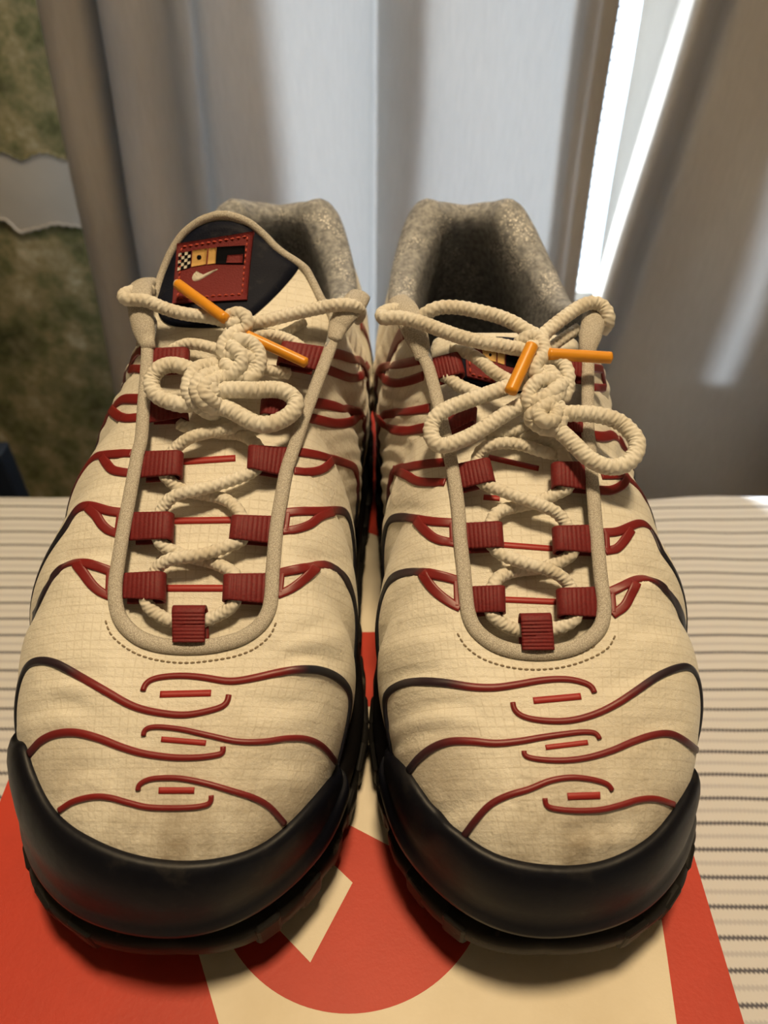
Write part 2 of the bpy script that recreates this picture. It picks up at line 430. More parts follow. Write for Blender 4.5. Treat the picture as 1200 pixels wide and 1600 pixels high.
left_prof = [(-.222, .66), (-.231, .628), (-.229, .604), (-.217, .594), (-.206, .597), (-.198, .606), (-.1955, .640), (-.1945, .672), (-.191, .640), (-.189, .606),
             (-.181, .588), (-.167, .582), (-.155, .587), (-.147, .604), (-.143, .628), (-.135, .636), (-.128, .622), (-.123, .600), (-.112, .588),
             (-.09, .584), (-.06, .590), (-.03, .604), (-.012, .622), (-.006, .634), (-.002, .628), (.005, .607), (.017, .588), (.034, .576), (.07, .580), (.095, .592), (.115, .602), (.127, .609),
             (.131, .604), (.134, .594), (.142, .590), (.151, .592), (.1535, .597), (.150, .603), (.141, .605), (.133, .607)]
c1 = curtain('curtain', left_prof, ([-.25, -.2, -.1, 0, .1, .16], [-.030, -.030, -.016, -.005, .012, .014]), -.66, 1.45, 'grey curtain hanging in soft folds left of the bright gap', seed=1)
right_prof = [(.2045, .716, .014), (.205, .695, .008), (.2055, .660, -.012), (.206, .628, -.032), (.2085, .608, -.040), (.214, .602, -.041), (.222, .607, -.041), (.233, .620, -.042), (.243, .634, -.042), (.254, .640, -.042), (.27, .630, -.04), (.295, .616, -.036), (.33, .606, -.03), (.38, .602, -.02), (.43, .614, -.015), (.47, .626, -.01), (.52, .612, 0), (.57, .60, 0), (.62, .616, 0), (.66, .63, 0)]
right_prof = [(x, y + .012, l) for x, y, l in right_prof]
c2 = curtain('curtain', right_prof, ([.19, .25, .4, .6], [-.034, -.036, -.02, .0]), -.66, 1.45, 'grey curtain with leaning front edge right of the bright gap', seed=2)
ha = Acc()
for k in range(46):
    z = -.12 + k * .0078; t = (z - .15) / -.43; x = .1533 + .014 * min(1, max(-2.2, t)); y = .597 + .004 * math.sin(9 * z + 14 * .1535) + .0016 * math.sin(31 * z + 40 * .1535)
    V, F, uv = tube_vf(np.array([[x - .001, y, z], [x + .0008, y, z + .0004], [x + .0019, y + .0003, z + .0002 * (k % 3)]]), .0006, 6, up=(0, -1, 0)); ha.add(V, F, uv)
ho = ha.obj('hem_stitches', MT['stitch'], c1); ho['kind'] = 'stuff'
rail = thing('curtain_rail', (0.2, .62, 1.47), 'dark metal curtain rail above the window', 'curtain rail')
V, F, uv = tube_vf(np.array([[-.45 + .02 * i, .62, 1.475] for i in range(61)]), .010, 12); mesh_obj('rail', V, F, MT['post'], rail, uv=uv)
for x in (-.40, .70):
    V, F, uv = tube_vf(np.array([[x, .62, 1.475], [x, .68, 1.475], [x, .74, 1.475]]), .007, 8, up=(0, 0, 1)); mesh_obj('bracket', V, F, MT['post'], rail, uv=uv)

# dark post with a blue face standing behind the sheet at the left
def dark_post():
    t = thing('slim_post', (-.385, .58, -ZB), 'slim dark post with a blue face behind the sheet at far left', 'post')
    bevel(boxo('shaft', (-.402, -.378, .565, .60, -ZB, -.15), MT['post'], t), .002)
    bevel(boxo('blue_face', (-.3785, -.3615, .572, .595, -ZB, -.208), MT['blue'], t), .002)
dark_post()

# ------------------------------------------------------------------ shoe box
BX0, BX1, BY0, BY1 = -.1245, .0952, .028, .372
def flat(name, poly, z, mat, parent):
    bm = bmesh.new(); f = bm.faces.new([bm.verts.new((p[0], p[1], z)) for p in poly])
    if f.normal.z < 0 or (f.normal_update() or f.normal.z < 0): f.normal_flip()
    bm.verts.index_update(); V = [tuple(v.co) for v in bm.verts]; F = [[v.index for v in f.verts]]; bm.free()
    n = len(V); V2 = V + [(v[0], v[1], z - .0001) for v in V]
    F += [[F[0][i], F[0][(i + 1) % n], F[0][(i + 1) % n] + n, F[0][i] + n][::-1] for i in range(n)]
    return mesh_obj(name, V2, F, mat, parent, smooth=False)
def shoe_box():
    t = thing('shoe_box', ((BX0 + BX1) / 2, .2, TZ), 'orange cardboard shoe box with large cream print lying under both sneakers', 'box')
    bevel(boxo('box_body', (BX0 + .0025, BX1 - .0025, BY0 + .0025, BY1 - .0025, TZ, -.004), MT['orange'], t), .0015)
    a = Acc()
    for b in ((BX0, BX1, BY0, BY1, -.0015, -.0003), (BX0, BX0 + .0015, BY0, BY1, -.038, -.0015), (BX1 - .0015, BX1, BY0, BY1, -.038, -.0015),
              (BX0 + .0015, BX1 - .0015, BY0, BY0 + .0015, -.038, -.0015), (BX0 + .0015, BX1 - .0015, BY1 - .0015, BY1, -.038, -.0015)):
        V, F = box_vf(*b); a.add(V, F)
    lid = a.obj('lid', MT['orange'], t, smooth=False)
    flat('cream_print', [(-.0285, .030), (-.0436, .0602), (-.052, .0771), (-.058, .095), (-.060, .12), (-.052, .20), (-.03, .26), (.0, .245), (.05, .24), (.075, .20), (.0812, .14), (.0804, .0875), (.0793, .0771), (.0773, .0602), (.0735, .030)], -.0002, MT['cream'], lid)
    c = np.array([-.0095, .1045]); r = .0419
    p1 = np.array([-.0081, .1128]); d = unit(np.array([.0051, -.0027])); nn = np.array([-d[1], d[0]])
    arc = []
    for k in range(121):
        an = 2 * math.pi * k / 120; q = c + r * np.array([math.cos(an), math.sin(an)])
        s = np.dot(q - p1, nn)
        if s > 0: q = q - nn * s
        arc.append(q)
    flat('orange_hook_print', arc, -.0001, MT['orange'], lid)
    flat('cream_corner_print', [(-.0152, .1018), (-.0094, .0965), (-.0205, .0749), (-.0304, .0837), (-.041, .0935), (-.028, .113)], 0.0, MT['cream'], lid)
    flat('orange_bar_print', [(-.04, .158), (.04, .158), (.04, .192), (-.04, .192)], -.0001, MT['orange'], lid)
shoe_box()

# ------------------------------------------------------------------ sneakers
Y0 = 0.074                                                    # toe tip
def lace_plane_hit(px, py, lift=0.0):                         # sloping plane that the eyestays lie in
    d = ray(px, py); a, b = .0142, .47                        # z = a + b*y
    t = (a + lift - CAMH) / (d[2] - b * d[1]); return CAMP + d * t

class Shoe:
    pass

RED = np.array([.21, .013, .013]); NAVY = np.array([.012, .013, .022])

def build_shoe(S, root):
    s = S.side                                                 # +1: medial side points to +x
    ax = lambda y: S.ax0 + S.ax1 * y
    def Wp(x, y, z): return np.array([ax(y) + s * S.k * x, y + Y0, z])
    # feather line O (lateral negative x), heights, and topline T, keyed from toe round the lateral side to the heel and back by the medial side
    lat = [(.005, .0015), (-.017, .0065), (-.034, .0205), (-.044, .0405), (-.0495, .067), (-.0485, .095), (-.0455, .120), (-.0432, .148), (-.042, .172), (-.041, .194), (-.040, .216), (-.038, .246), (-.031, .273), (-.017, .2865), (0, .2895)]
    med = [None, (.0225, .0065), (.0365, .0215), (.0425, .0415), (.0455, .068), (.0420, .096), (.0395, .120), (.039, .148), (.0395, .172), (.0395, .194), (.039, .216), (.0365, .246), (.030, .273), (.016, .2865), None]
    col = [(.0365, .172, .109), (.0385, .203, .0925), (.0355, .236, .0955), (.0262, .263, .107), (.0125, .2725, .1055), (0, .2745, .1045)]
    Tl = [lace_plane_hit(*p) for p in S.t_lat]; Tm = [lace_plane_hit(*p) for p in S.t_med]
    keysO, keysT = [], []
    oz = lambda y: .030 + .004 * max(0, 1 - y / .05) ** 1.5
    for i in range(15):
        x, y = lat[i]; keysO.append(Wp(x, y, oz(y)))
        keysT.append(Tl[i] if i <= 8 else Wp(-col[i - 9][0], col[i - 9][1], col[i - 9][2]))
    for i in range(13, 0, -1):
        x, y = med[i]; keysO.append(Wp(x, y, oz(y)))
        keysT.append(Tm[i] if i <= 8 else Wp(col[i - 9][0], col[i - 9][1], col[i - 9][2]))
    NK = len(keysO); keysO = np.array(keysO); keysT = np.array(keysT)
    NU, NV = 448, 60
    def periodic(K, n):
        out = []; per = n // NK
        for i in range(NK):
            p0, p1, p2, p3 = K[(i - 1) % NK], K[i], K[(i + 1) % NK], K[(i + 2) % NK]
            for t in np.arange(per) / per:
                out.append(0.5 * ((2 * p1) + (-p0 + p2) * t + (2 * p0 - 5 * p1 + 4 * p2 - p3) * t * t + (-p0 + 3 * p1 - 3 * p2 + p3) * t ** 3))
        return np.array(out)
    O = periodic(keysO, NU); T = periodic(keysT, NU); ku = np.arange(NU) * NK / NU          # key index along the loop
    S.O, S.T, S.ku = O, T, ku
    dO = np.roll(O, -1, 0) - np.roll(O, 1, 0); out2 = np.stack([dO[:, 1], -dO[:, 0], 0 * dO[:, 0]], 1); out2 /= np.linalg.norm(out2, axis=1)[:, None]
    cen = O.mean(0)
    if np.sum(out2[0] * (O[0] - cen)) < 0: out2 = -out2
    S.out2 = out2
    kk = np.minimum(ku, NK - ku)                                # 0 toe .. 14 heel
    # profile beziers
    hgt = T[:, 2] - O[:, 2]
    bulge = np.interp(kk, [0, 2, 4, 6, 8, 10, 12, 14], [.0, .001, .004, .005, .0055, .006, .006, .007])
    up1 = np.interp(kk, [0, 1, 2, 3, 4, 6, 8, 10, 12, 14], [.42, .44, .48, .60, .62, .55, .50, .5, .45, .42])
    P1 = O + out2 * bulge[:, None] * 1.8; P1[:, 2] += hgt * up1
    inn = O - T; inn[:, 2] = 0; li = np.linalg.norm(inn, axis=1)
    c2 = np.interp(kk, [0, 1, 2, 3, 4, 5, 6, 7, 8, 9, 10, 12, 14], [.62, .62, .62, .62, .62, .62, .65, .72, .9, 1.3, 1.2, .9, .8])
    d2 = np.interp(kk, [0, 1, 2, 3, 4, 5, 6, 7, 8, 9, 10, 12, 14], [.20, .19, .17, .10, .07, .08, .10, .16, .3, .42, .45, .4, .4])
    P2 = T + inn * c2[:, None]; P2[:, 2] -= hgt * d2
    v = np.linspace(0, 1, NV)[None, :, None]
    G = (1 - v) ** 3 * O[:, None] + 3 * v * (1 - v) ** 2 * P1[:, None] + 3 * v * v * (1 - v) * P2[:, None] + v ** 3 * T[:, None]
    def normals(G):
        du = np.roll(G, -1, 0) - np.roll(G, 1, 0); dv = np.gradient(G, axis=1); N = np.cross(du, dv)
        N /= np.linalg.norm(N, axis=2)[:, :, None] + 1e-12
        return N
    N = normals(G)
    if N[0, NV // 2, 2] < 0: N = -N; S.flip = True
    else: S.flip = False
    # pillows between the ribs on both sides, broad unevenness, flex creases
    vv = np.linspace(0, 1, NV)[None, :]
    rows = np.array(S.rowkeys)
    ph = np.interp(kk, rows, np.arange(len(rows)))
    win = np.clip((kk - 2.6) / 1.0, 0, 1) * np.clip((10.5 - kk) / 1.5, 0, 1)
    pil = (np.abs(np.sin(np.pi * ph)) ** .8 - .55) * win
    amp = np.interp(kk, [0, 3, 5, 7, 9, 14], [0, .0010, .0022, .0032, .0032, 0])
    D = (pil * amp)[:, None] * np.clip(np.sin(np.pi * np.clip(vv, 0, 1) ** .75), 0, 1) ** .6
    X = (G[:, :, 0] - ax(0)) * s; Yl = G[:, :, 1] - Y0; Zl = G[:, :, 2]
    D = D + .0006 * np.sin(150 * Yl + 35 * X + S.seed) * np.sin(60 * X + S.seed * 2) * np.clip(vv * (1 - vv) * 4, 0, 1)
    cre = np.exp(-((Yl - .058 - .25 * np.abs(X)) / .0035) ** 2) * np.clip(np.abs(X) - .022, 0, .02) / .02
    D = D - .0012 * cre * np.clip(vv * (1 - vv) * 4, 0, 1)
    fine = .00055 * np.sin(900 * (Zl + .35 * Yl) + 6 * np.sin(90 * Yl)) * np.clip((kk - 5.2) / 1.2, 0, 1)[:, None] * np.clip((10 - kk), 0, 1)[:, None] * np.clip(np.sin(np.pi * vv), 0, 1)
    D = D + fine * (.5 + .5 * np.sin(40 * Yl + S.seed))
    G = G + N * D[:, :, None]; N = normals(G)
    if N[0, NV // 2, 2] < 0: N = -N
    tb = BVHTree.FromPolygons([Vector(p) for p in G.reshape(-1, 3)], grid_faces(NU, NV, True))
    for pl, dep, sg in S.creases:
        C = []
        for p in catmull(pl, 40):
            h = tb.ray_cast(Vector(CAMP), Vector(ray(*p)).normalized())
            if h[0] is not None: C.append(np.array(h[0]))
        if len(C) < 4: continue
        C = np.array(C); f = np.linspace(0, 1, len(C)); w = np.sin(np.pi * f) ** .6
        fl = G.reshape(-1, 3); near = np.where(np.linalg.norm(fl - C.mean(0), axis=1) < .06)[0]
        d = np.linalg.norm(fl[near][:, None] - C[None], axis=2); k_ = d.argmin(1); r = d.min(1)
        # signed side of the crease: a ridge towards the toe, a groove on the line
        side_s = np.sign((fl[near] - C[k_])[:, 1] + 1e-9)
        dis = dep * w[k_] * (-np.exp(-(r / sg) ** 2) + .7 * np.exp(-((r - 1.9 * sg) / sg) ** 2) * (side_s < 0))
        fl = fl.copy(); fl[near] += N.reshape(-1, 3)[near] * dis[:, None]; G = fl.reshape(NU, NV, 3)
    N = normals(G)
    if N[0, NV // 2, 2] < 0: N = -N
    S.G, S.N, S.NU, S.NV, S.kk = G, N, NU, NV, kk
    arc = np.concatenate([np.zeros((NU, 1)), np.cumsum(np.linalg.norm(np.diff(G, axis=1), axis=2), axis=1)], 1)
    side = np.where(ku <= NK / 2, -1, 1)[:, None]
    X = (G[:, :, 0] - ax(0)) * s; Yl = G[:, :, 1] - Y0
    UV = np.stack([X + .8 * np.tanh(X / .03) * (T[:, None, 2] - G[:, :, 2]), Yl + .45 * (G[:, :, 2] - .03)], 2)
    faces = grid_faces(NU, NV, True, flip=S.flip)
    up = mesh_obj('upper', G.reshape(-1, 3), faces, MT['fabric'], root, uv=UV.reshape(-1, 2))
    S.upper = up
    S.bvh_up = BVHTree.FromPolygons([Vector(p) for p in G.reshape(-1, 3)], faces)
    # lining: rolled collar and inside wall
    inward = -inn / (li[:, None] + 1e-9)
    ctr = np.array([ax(.2), 0, 0]); 
    inr = np.stack([-(T[:, 0] - (S.ax0 + S.ax1 * (T[:, 1] - Y0))), .23 + Y0 - np.clip(T[:, 1], None, .23 + Y0 + .05), 0 * T[:, 0]], 1)
    inr[:, 1] *= np.clip((kk - 10.0) / 3.0, 0, 1) ** 1.5; inr /= np.linalg.norm(inr, axis=1)[:, None] + 1e-9
    rr = np.interp(kk, [0, 7.5, 8.5, 9.5, 10.5, 11.5, 12.2, 13, 14], [.0008, .0008, .0020, .0042, .0060, .0078, .0088, .0072, .0054])
    I = O - out2 * .007; I[:, 2] = .026
    L = []
    ang = np.linspace(math.pi, 0, 9)
    for a in ang:
        L.append(T + inr * (rr * (1 + math.cos(a)))[:, None] + np.array([0, 0, 1]) * (rr * math.sin(a) * .9)[:, None])
    E0 = L[-1]; belly = np.interp(kk, [0, 8, 10, 12, 14], [.0, .0, .004, .003, .002])
    for t in np.linspace(.08, 1, 16):
        q = E0 * (1 - t) + I * t; q = q + inr * (belly * math.sin(math.pi * min(1, t * 1.6)))[:, None]; q[:, 2] = E0[:, 2] * (1 - t) + I[:, 2] * t - .0 * t
        low = np.interp(kk, [0, 6, 8, 10], [1, 1, .4, 0])[:, None]
        under = O * 0 + (T * (1 - t) + I * t)
        # beneath the vamp the lining follows the inside of the outer shell
        vi = 1 - t; j = vi * (NV - 1); j0 = np.floor(j).astype(int); shell = G[:, j0] - N[:, j0] * .0022
        q = q * (1 - low) + shell * low
        L.append(q)
    L = np.stack(L, 1)
    S.lining_pts = L
    mesh_obj('collar_lining', L.reshape(-1, 3), grid_faces(NU, L.shape[1], True, flip=S.flip), MT['lining'], root)
    S.bvh_lin = BVHTree.FromPolygons([Vector(p) for p in L.reshape(-1, 3)], grid_faces(NU, L.shape[1], True))
    mesh_obj('insole', np.vstack([I, [[ax(.1), Y0 + .1, .026]]]), [((i + 1) % NU, i, NU) if S.flip else (i, (i + 1) % NU, NU) for i in range(NU)], MT['insole'], root)
    # sole
    spring = lambda y: .0135 * np.clip(1 - (y - Y0) / .075, 0, 1) ** 1.7
    sp = spring(O[:, 1])
    def ring(off, z, spf=1.0):
        q = O + out2 * np.broadcast_to(np.asarray(off), (NU,))[:, None]; q[:, 2] = z + sp * spf; return q
    mid = np.stack([ring(-.004, .0330, .12), ring(-.0005, .0320, .15), ring(.0018, .0290, .2), ring(.0030, .0240, .4), ring(.0034, .0180, .7), ring(.0024, .0120, 1), ring(-.001, .0095, 1)], 1)
    mesh_obj('midsole', mid.reshape(-1, 3), grid_faces(NU, mid.shape[1], True, flip=not S.flip and False or S.flip), MT['midsole'], root)
    wide = np.interp(np.where(ku <= NK / 2, kk, -kk), [-3, -2, -1.4, -.8, 0, .8, 1.6, 2.6, 3.6, 5], [0, .0006, .0020, .0016, .0002, .0018, .0032, .0034, .0022, 0])
    sc = .0006 * np.sin(ku / NK * 2 * math.pi * 34) * np.clip(kk - 1.5, 0, 1) + wide
    osl = np.stack([ring(-.003, .0120), ring(.0030 + sc, .0118), ring(.0044 + sc, .0100), ring(.0042 + sc, .0050), ring(.0022, .0012), ring(-.002, .0)], 1)
    bot = np.vstack([osl.reshape(-1, 3)])
    F = grid_faces(NU, osl.shape[1], True, flip=S.flip)
    m = osl.shape[1]
    half = NU // 2
    F += [(((i) * m + m - 1), ((i + 1) * m + m - 1), (((NU - i - 1) % NU) * m + m - 1), (((NU - i) % NU) * m + m - 1)) for i in range(0, half)]
    osl_o = mesh_obj('outsole', bot, F, MT['outsole'], root)
    # tread lugs round the edge
    for kkey in list(np.arange(1.1, 13.6, .62)) + list(NK - np.arange(1.1, 13.6, .62)):
        i = int(kkey / NK * NU) % NU; p = O[i] + out2[i] * (.0022 + wide[i]); p[2] = 0; o = out2[i]; tdir = np.array([-o[1], o[0], 0])
        wl = np.linalg.norm(O[(i + 1) % NU] - O[i - 1]) / 2 * NU / NK * .23
        V = []; z0 = sp[i]
        for (a, b, zz) in ((-1, -.004, .0002), (1, -.004, .0002), (.8, .0020, .0010), (-.8, .0020, .0010), (-1, -.004, .0125), (1, -.004, .0125), (.85, .0026, .0115), (-.85, .0026, .0115)):
            V.append(p + tdir * a * wl + o * b + np.array([0, 0, zz + z0]))
        lug = mesh_obj('tread_lug', V, box_vf(0, 1, 0, 1, 0, 1)[1], MT['outsole'], root, smooth=False); bevel(lug, .0012, 2)
    # toe bumper: thick rubber shell over the lower front of the upper
    pts = catmull(S.bumper, 160); uvb = []
    for p in pts:
        h = S.bvh_up.ray_cast(Vector(CAMP), Vector(ray(*p)).normalized())
        if h[0] is None: continue
        fi = h[2]; i, j = divmod(fi, NV - 1)
        a = G[i, j]; b = G[i, j + 1]; fr = np.clip(np.dot(np.array(h[0]) - a, b - a) / np.dot(b - a, b - a), 0, 1)
        a2 = G[(i + 1) % NU, j]; fu = np.clip(np.dot(np.array(h[0]) - a, a2 - a) / np.dot(a2 - a, a2 - a), 0, 1)
        kx = (i + fu) * NK / NU; kx = kx if kx < NK / 2 else kx - NK
        uvb.append((kx, (j + fr) / (NV - 1)))
    uvb = np.array(sorted(uvb)); kmin, kmax = uvb[0, 0] - .12, uvb[-1, 0] + .12
    ks = np.linspace(kmin, kmax, 150)
    vb = np.interp(ks, uvb[:, 0], uvb[:, 1]); 
    sm = np.convolve(np.pad(vb, 4, 'edge'), np.ones(9) / 9, 'valid'); vb = sm
    def surf(k, v):
        iu = (k % NK) * NU / NK; i0 = int(math.floor(iu)) % NU; fu = iu - math.floor(iu); i1 = (i0 + 1) % NU
        j = min(max(v, 0), 1) * (NV - 1); j0 = min(int(j), NV - 2); fj = j - j0
        def bl(A): return (A[i0, j0] * (1 - fu) + A[i1, j0] * fu) * (1 - fj) + (A[i0, j0 + 1] * (1 - fu) + A[i1, j0 + 1] * fu) * fj
        o2 = out2[i0] * (1 - fu) + out2[i1] * fu; oo = O[i0] * (1 - fu) + O[i1] * fu; ss = sp[i0]
        return bl(G), unit(bl(N)), o2, oo, ss
    S.surf = surf
    V = []; nr = 0
    for k, vtop in zip(ks, vb):
        e = min(1, min(k - kmin, kmax - k) / .25); e = math.sqrt(max(0, 1 - (1 - e) ** 2))
        colm = []
        for q, th in ((1.0, -.0006), (1.0, .0004), (.985, .0013), (.94, .0020), (.85, .0025), (.7, .0028), (.5, .0030), (.3, .0032), (.12, .0034)):
            g_, n_, o2, oo, ss = surf(k, vtop * q); nh = unit(n_ * q + o2 * (1 - q)); colm.append(g_ + nh * th * (.25 + .75 * e))
        g_, n_, o2, oo, ss = surf(k, 0)
        for dx, z, f in ((.0042, .0310, .3), (.0052, .0270, .55), (.0054, .0240, .75), (.0044, .0212, .9), (.0030, .0200, .95), (.0005, .0198, .95)):
            colm.append(np.array([oo[0], oo[1], z + ss * f * .8]) + o2 * dx * (.4 + .6 * e))
        V += colm; nr = len(colm)
    mesh_obj('toe_bumper', V, grid_faces(len(ks), nr, flip=not S.flip), MT['bumper'], root)

def tongue_rows(S):
    return S.tongue

def hit(S, px, py, targets=('up', 'ton')):
    d = Vector(ray(px, py)).normalized(); best = None
    for t in targets:
        b = {'up': S.bvh_up, 'ton': S.bvh_ton, 'lin': S.bvh_lin}[t]
        h = b.ray_cast(Vector(CAMP), d)
        if h[0] is not None and (best is None or h[3] < best[3]): best = h
    if best is None: return None
    n = np.array(best[1]); dd = np.array(d)
    if np.dot(n, dd) > 0: n = -n
    return np.array(best[0]), n

def build_tongue(S, root):
    """rows: (px centre, px half width, py, local y, arch)"""
    R = catmull(S.tongue, 90); m = 25; G = []
    for (cx, hw, py, yl, ar) in R:
        row = []
        for a in np.linspace(-1, 1, m):
            px = cx + hw * a; lo = lace_plane_hit(px, py, -.0034 - ar * a * a); hi = at_y(px, py, yl + Y0 + ar * .6 * a * a)
            w = min(1, max(0, (560 - py) / 90)) if S.tall else 0
            row.append(lo * (1 - w) + hi * w if S.tall else lace_plane_hit(px, py, -.0034 - yl - ar * a * a))
        G.append(row)
    G = np.array(G)
    du = np.gradient(G, axis=0); dv = np.gradient(G, axis=1); N = np.cross(dv, du); N /= np.linalg.norm(N, axis=2)[:, :, None] + 1e-9
    if N[40, 12, 2] < 0: N = -N
    B = G - N * .0042
    n = len(G)
    V = np.vstack([G.reshape(-1, 3), B.reshape(-1, 3)]); F = grid_faces(n, m) + grid_faces(n, m, flip=True, off=n * m)
    for i in range(n - 1):
        F.append((i * m, n * m + i * m, n * m + (i + 1) * m, (i + 1) * m)); F.append(((i + 1) * m + m - 1, n * m + (i + 1) * m + m - 1, n * m + i * m + m - 1, i * m + m - 1))
    for j in range(m - 1):
        F.append(((n - 1) * m + j, n * m + (n - 1) * m + j, n * m + (n - 1) * m + j + 1, (n - 1) * m + j + 1))
    uv = np.stack([V[:, 0], V[:, 1] * 1.1 + .1], 1)
    t = mesh_obj('tongue', V, F, MT['fabric'], root, uv=uv); S.tongue_o = t
    S.tong_G = G
    S.bvh_ton = BVHTree.FromPolygons([Vector(p) for p in G.reshape(-1, 3)], grid_faces(n, m))

def project(S, pts, n, targets=('up', 'ton'), smooth=3):
    P, Nn = [], []
    for p in catmull(pts, n):
        h = hit(S, p[0], p[1], targets)
        if h is None: continue
        P.append(h[0]); Nn.append(h[1])
    P = np.array(P); Nn = np.array(Nn)
    for _ in range(smooth):
        if len(P) > 4:
            Nn[1:-1] = (Nn[:-2] + Nn[1:-1] * 2 + Nn[2:]) / 4; P[1:-1] = (P[:-2] + P[1:-1] * 2 + P[2:]) / 4
    Nn /= np.linalg.norm(Nn, axis=1)[:, None] + 1e-9
    return P, Nn

def strip_vf(P, Nn, w, h, prof=((-1, -.35), (-1, .35), (-.72, .85), (0, 1.0), (.72, .85), (1, .35), (1, -.35))):
    T, N2, B = frames(P, N=Nn); n = len(P); w = np.broadcast_to(np.asarray(w, float), (n,)); V = []
    for i in range(n):
        for a, b in prof: V.append(P[i] + B[i] * a * w[i] / 2 + N2[i] * b * h)
    m = len(prof); F = grid_faces(n, m)
    for i in range(n - 1): F.append((i * m, i * m + m - 1, (i + 1) * m + m - 1, (i + 1) * m))
    F.append(tuple(range(m))); F.append(tuple((n - 1) * m + j for j in range(m))[::-1])
    return np.array(V), F, m

def rib(S, root, paths, name='rib', h=.0008, wk=1.0, flatp=False, ext=False):
    """paths: list of (pixel polyline, width mm start, width mm end, navy weights as [(fraction, 0..1)])"""
    a = Acc()
    for ip, (pl, w0, w1, nav) in enumerate(paths):
        if ext == 'start':
            pl = pl[::-1]; w0, w1 = w1, w0; nav = sorted((1 - q, v) for q, v in nav)
        P, Nn = project(S, pl, max(24, len(pl) * 9), ('up',), 2)
        if len(P) < 4: continue
        vw = P - CAMP; vw /= np.linalg.norm(vw, axis=1)[:, None]
        keep = np.abs(np.sum(vw * Nn, 1)) > .13
        if keep.sum() >= 4: P, Nn = P[keep], Nn[keep]
        if ext and ip == 0:
            gz = np.abs(np.sum(vw[keep] * Nn, 1)) < .27; m_ = len(P)
            while m_ > 6 and gz[m_ - 1]: m_ -= 1
            P, Nn = P[:m_], Nn[:m_]
        f = np.linspace(0, 1, len(P))
        if ext and ip == 0:                                     # carry the band on down the side wall to the sole
            fi = S.bvh_up.find_nearest(Vector(P[-1]))[2]; iu, jv = divmod(fi, S.NV - 1)
            k0 = (iu + .5) * 28 / S.NU; v0 = (jv + .5) / (S.NV - 1); dk = (-.5 if k0 < 14 else .5)
            E = [S.surf(k0 + dk * t ** 1.5, v0 * (1 - t)) for t in np.linspace(.08, .97, 26)]
            P = np.vstack([P, [e[0] for e in E]]); Nn = np.vstack([Nn, [e[1] for e in E]]); f = np.concatenate([f, np.linspace(1, 2, 27)[1:]])
            nav = (list(nav) if nav else [(0, 0), (1, .1)]) + [(1.35, 1), (2, 1)]
            for _ in range(12): P[1:-1] = (P[:-2] + 2 * P[1:-1] + P[2:]) / 4
        n = len(P); w_f = np.minimum(f, 1); w = (w0 + (w1 - w0) * w_f) * wk / 1000
        V, F, m = strip_vf(P, Nn, w, h, ((-1, -.35), (-1, .5), (-.86, .9), (-.5, 1.0), (.5, 1.0), (.86, .9), (1, .5), (1, -.35))) if flatp else strip_vf(P, Nn, w, h)
        mixv = np.interp(f, [q[0] for q in nav], [q[1] for q in nav]) if nav else np.zeros(n)
        c = np.repeat(RED[None] * (1 - mixv[:, None]) + NAVY[None] * mixv[:, None], m, 0)
        a.add(V, F, None, c)
    if a.n: a.obj(name, MT['rib'], root, col=True)

def bar(S, root, p0, p1, th, name='printed_bar', targets=('up', 'ton'), mat='print_red', parent=None, h=.0001):
    P, Nn = project(S, [p0, p1], 24, targets, 1); P = P + Nn * .00012
    if len(P) < 4: return
    depth = np.linalg.norm(P[len(P) // 2] - CAMP) * .97
    V, F, m = strip_vf(P, Nn, th / FPX * depth, h, ((-1, -.5), (-1, 1), (0, 1.1), (1, 1), (1, -.5)))
    mesh_obj(name, V, F, MT[mat], parent or root)

def quad_patch(S, name, Q, mat, parent, lift, nx=14, ny=14, targets=('ton',), thick=.0006, fallback=None):
    """a patch laid on a surface; Q = four pixel corners TL TR BR BL, slightly raised and closed at its rim"""
    Q = np.array(Q, float); V = []
    for j in range(ny):
        for i in range(nx):
            u = i / (nx - 1); v = j / (ny - 1)
            p = (Q[0] * (1 - u) + Q[1] * u) * (1 - v) + (Q[3] * (1 - u) + Q[2] * u) * v
            h = hit(S, p[0], p[1], targets)
            V.append((h[0] + h[1] * lift) if h is not None else None)
    good = [v for v in V if v is not None]
    if not good: return None
    c = np.mean(good, 0)
    for i in range(len(V)):
        if V[i] is None:
            V[i] = min(good, key=lambda g: 0) if False else c
    V = np.array(V); nn = hit(S, *Q.mean(0), targets); nn = nn[1] if nn else np.array([0, -.6, .8])
    n = len(V); B = V - nn * thick
    F = grid_faces(ny, nx) + grid_faces(ny, nx, flip=True, off=n)
    rim = [i for i in range(nx)] + [j * nx + nx - 1 for j in range(1, ny)] + [(ny - 1) * nx + i for i in range(nx - 2, -1, -1)] + [j * nx for j in range(ny - 2, 0, -1)]
    for a, b in zip(rim, rim[1:] + rim[:1]): F.append((a, a + n, b + n, b))
    return mesh_obj(name, np.vstack([V, B]), F, MT[mat], parent)

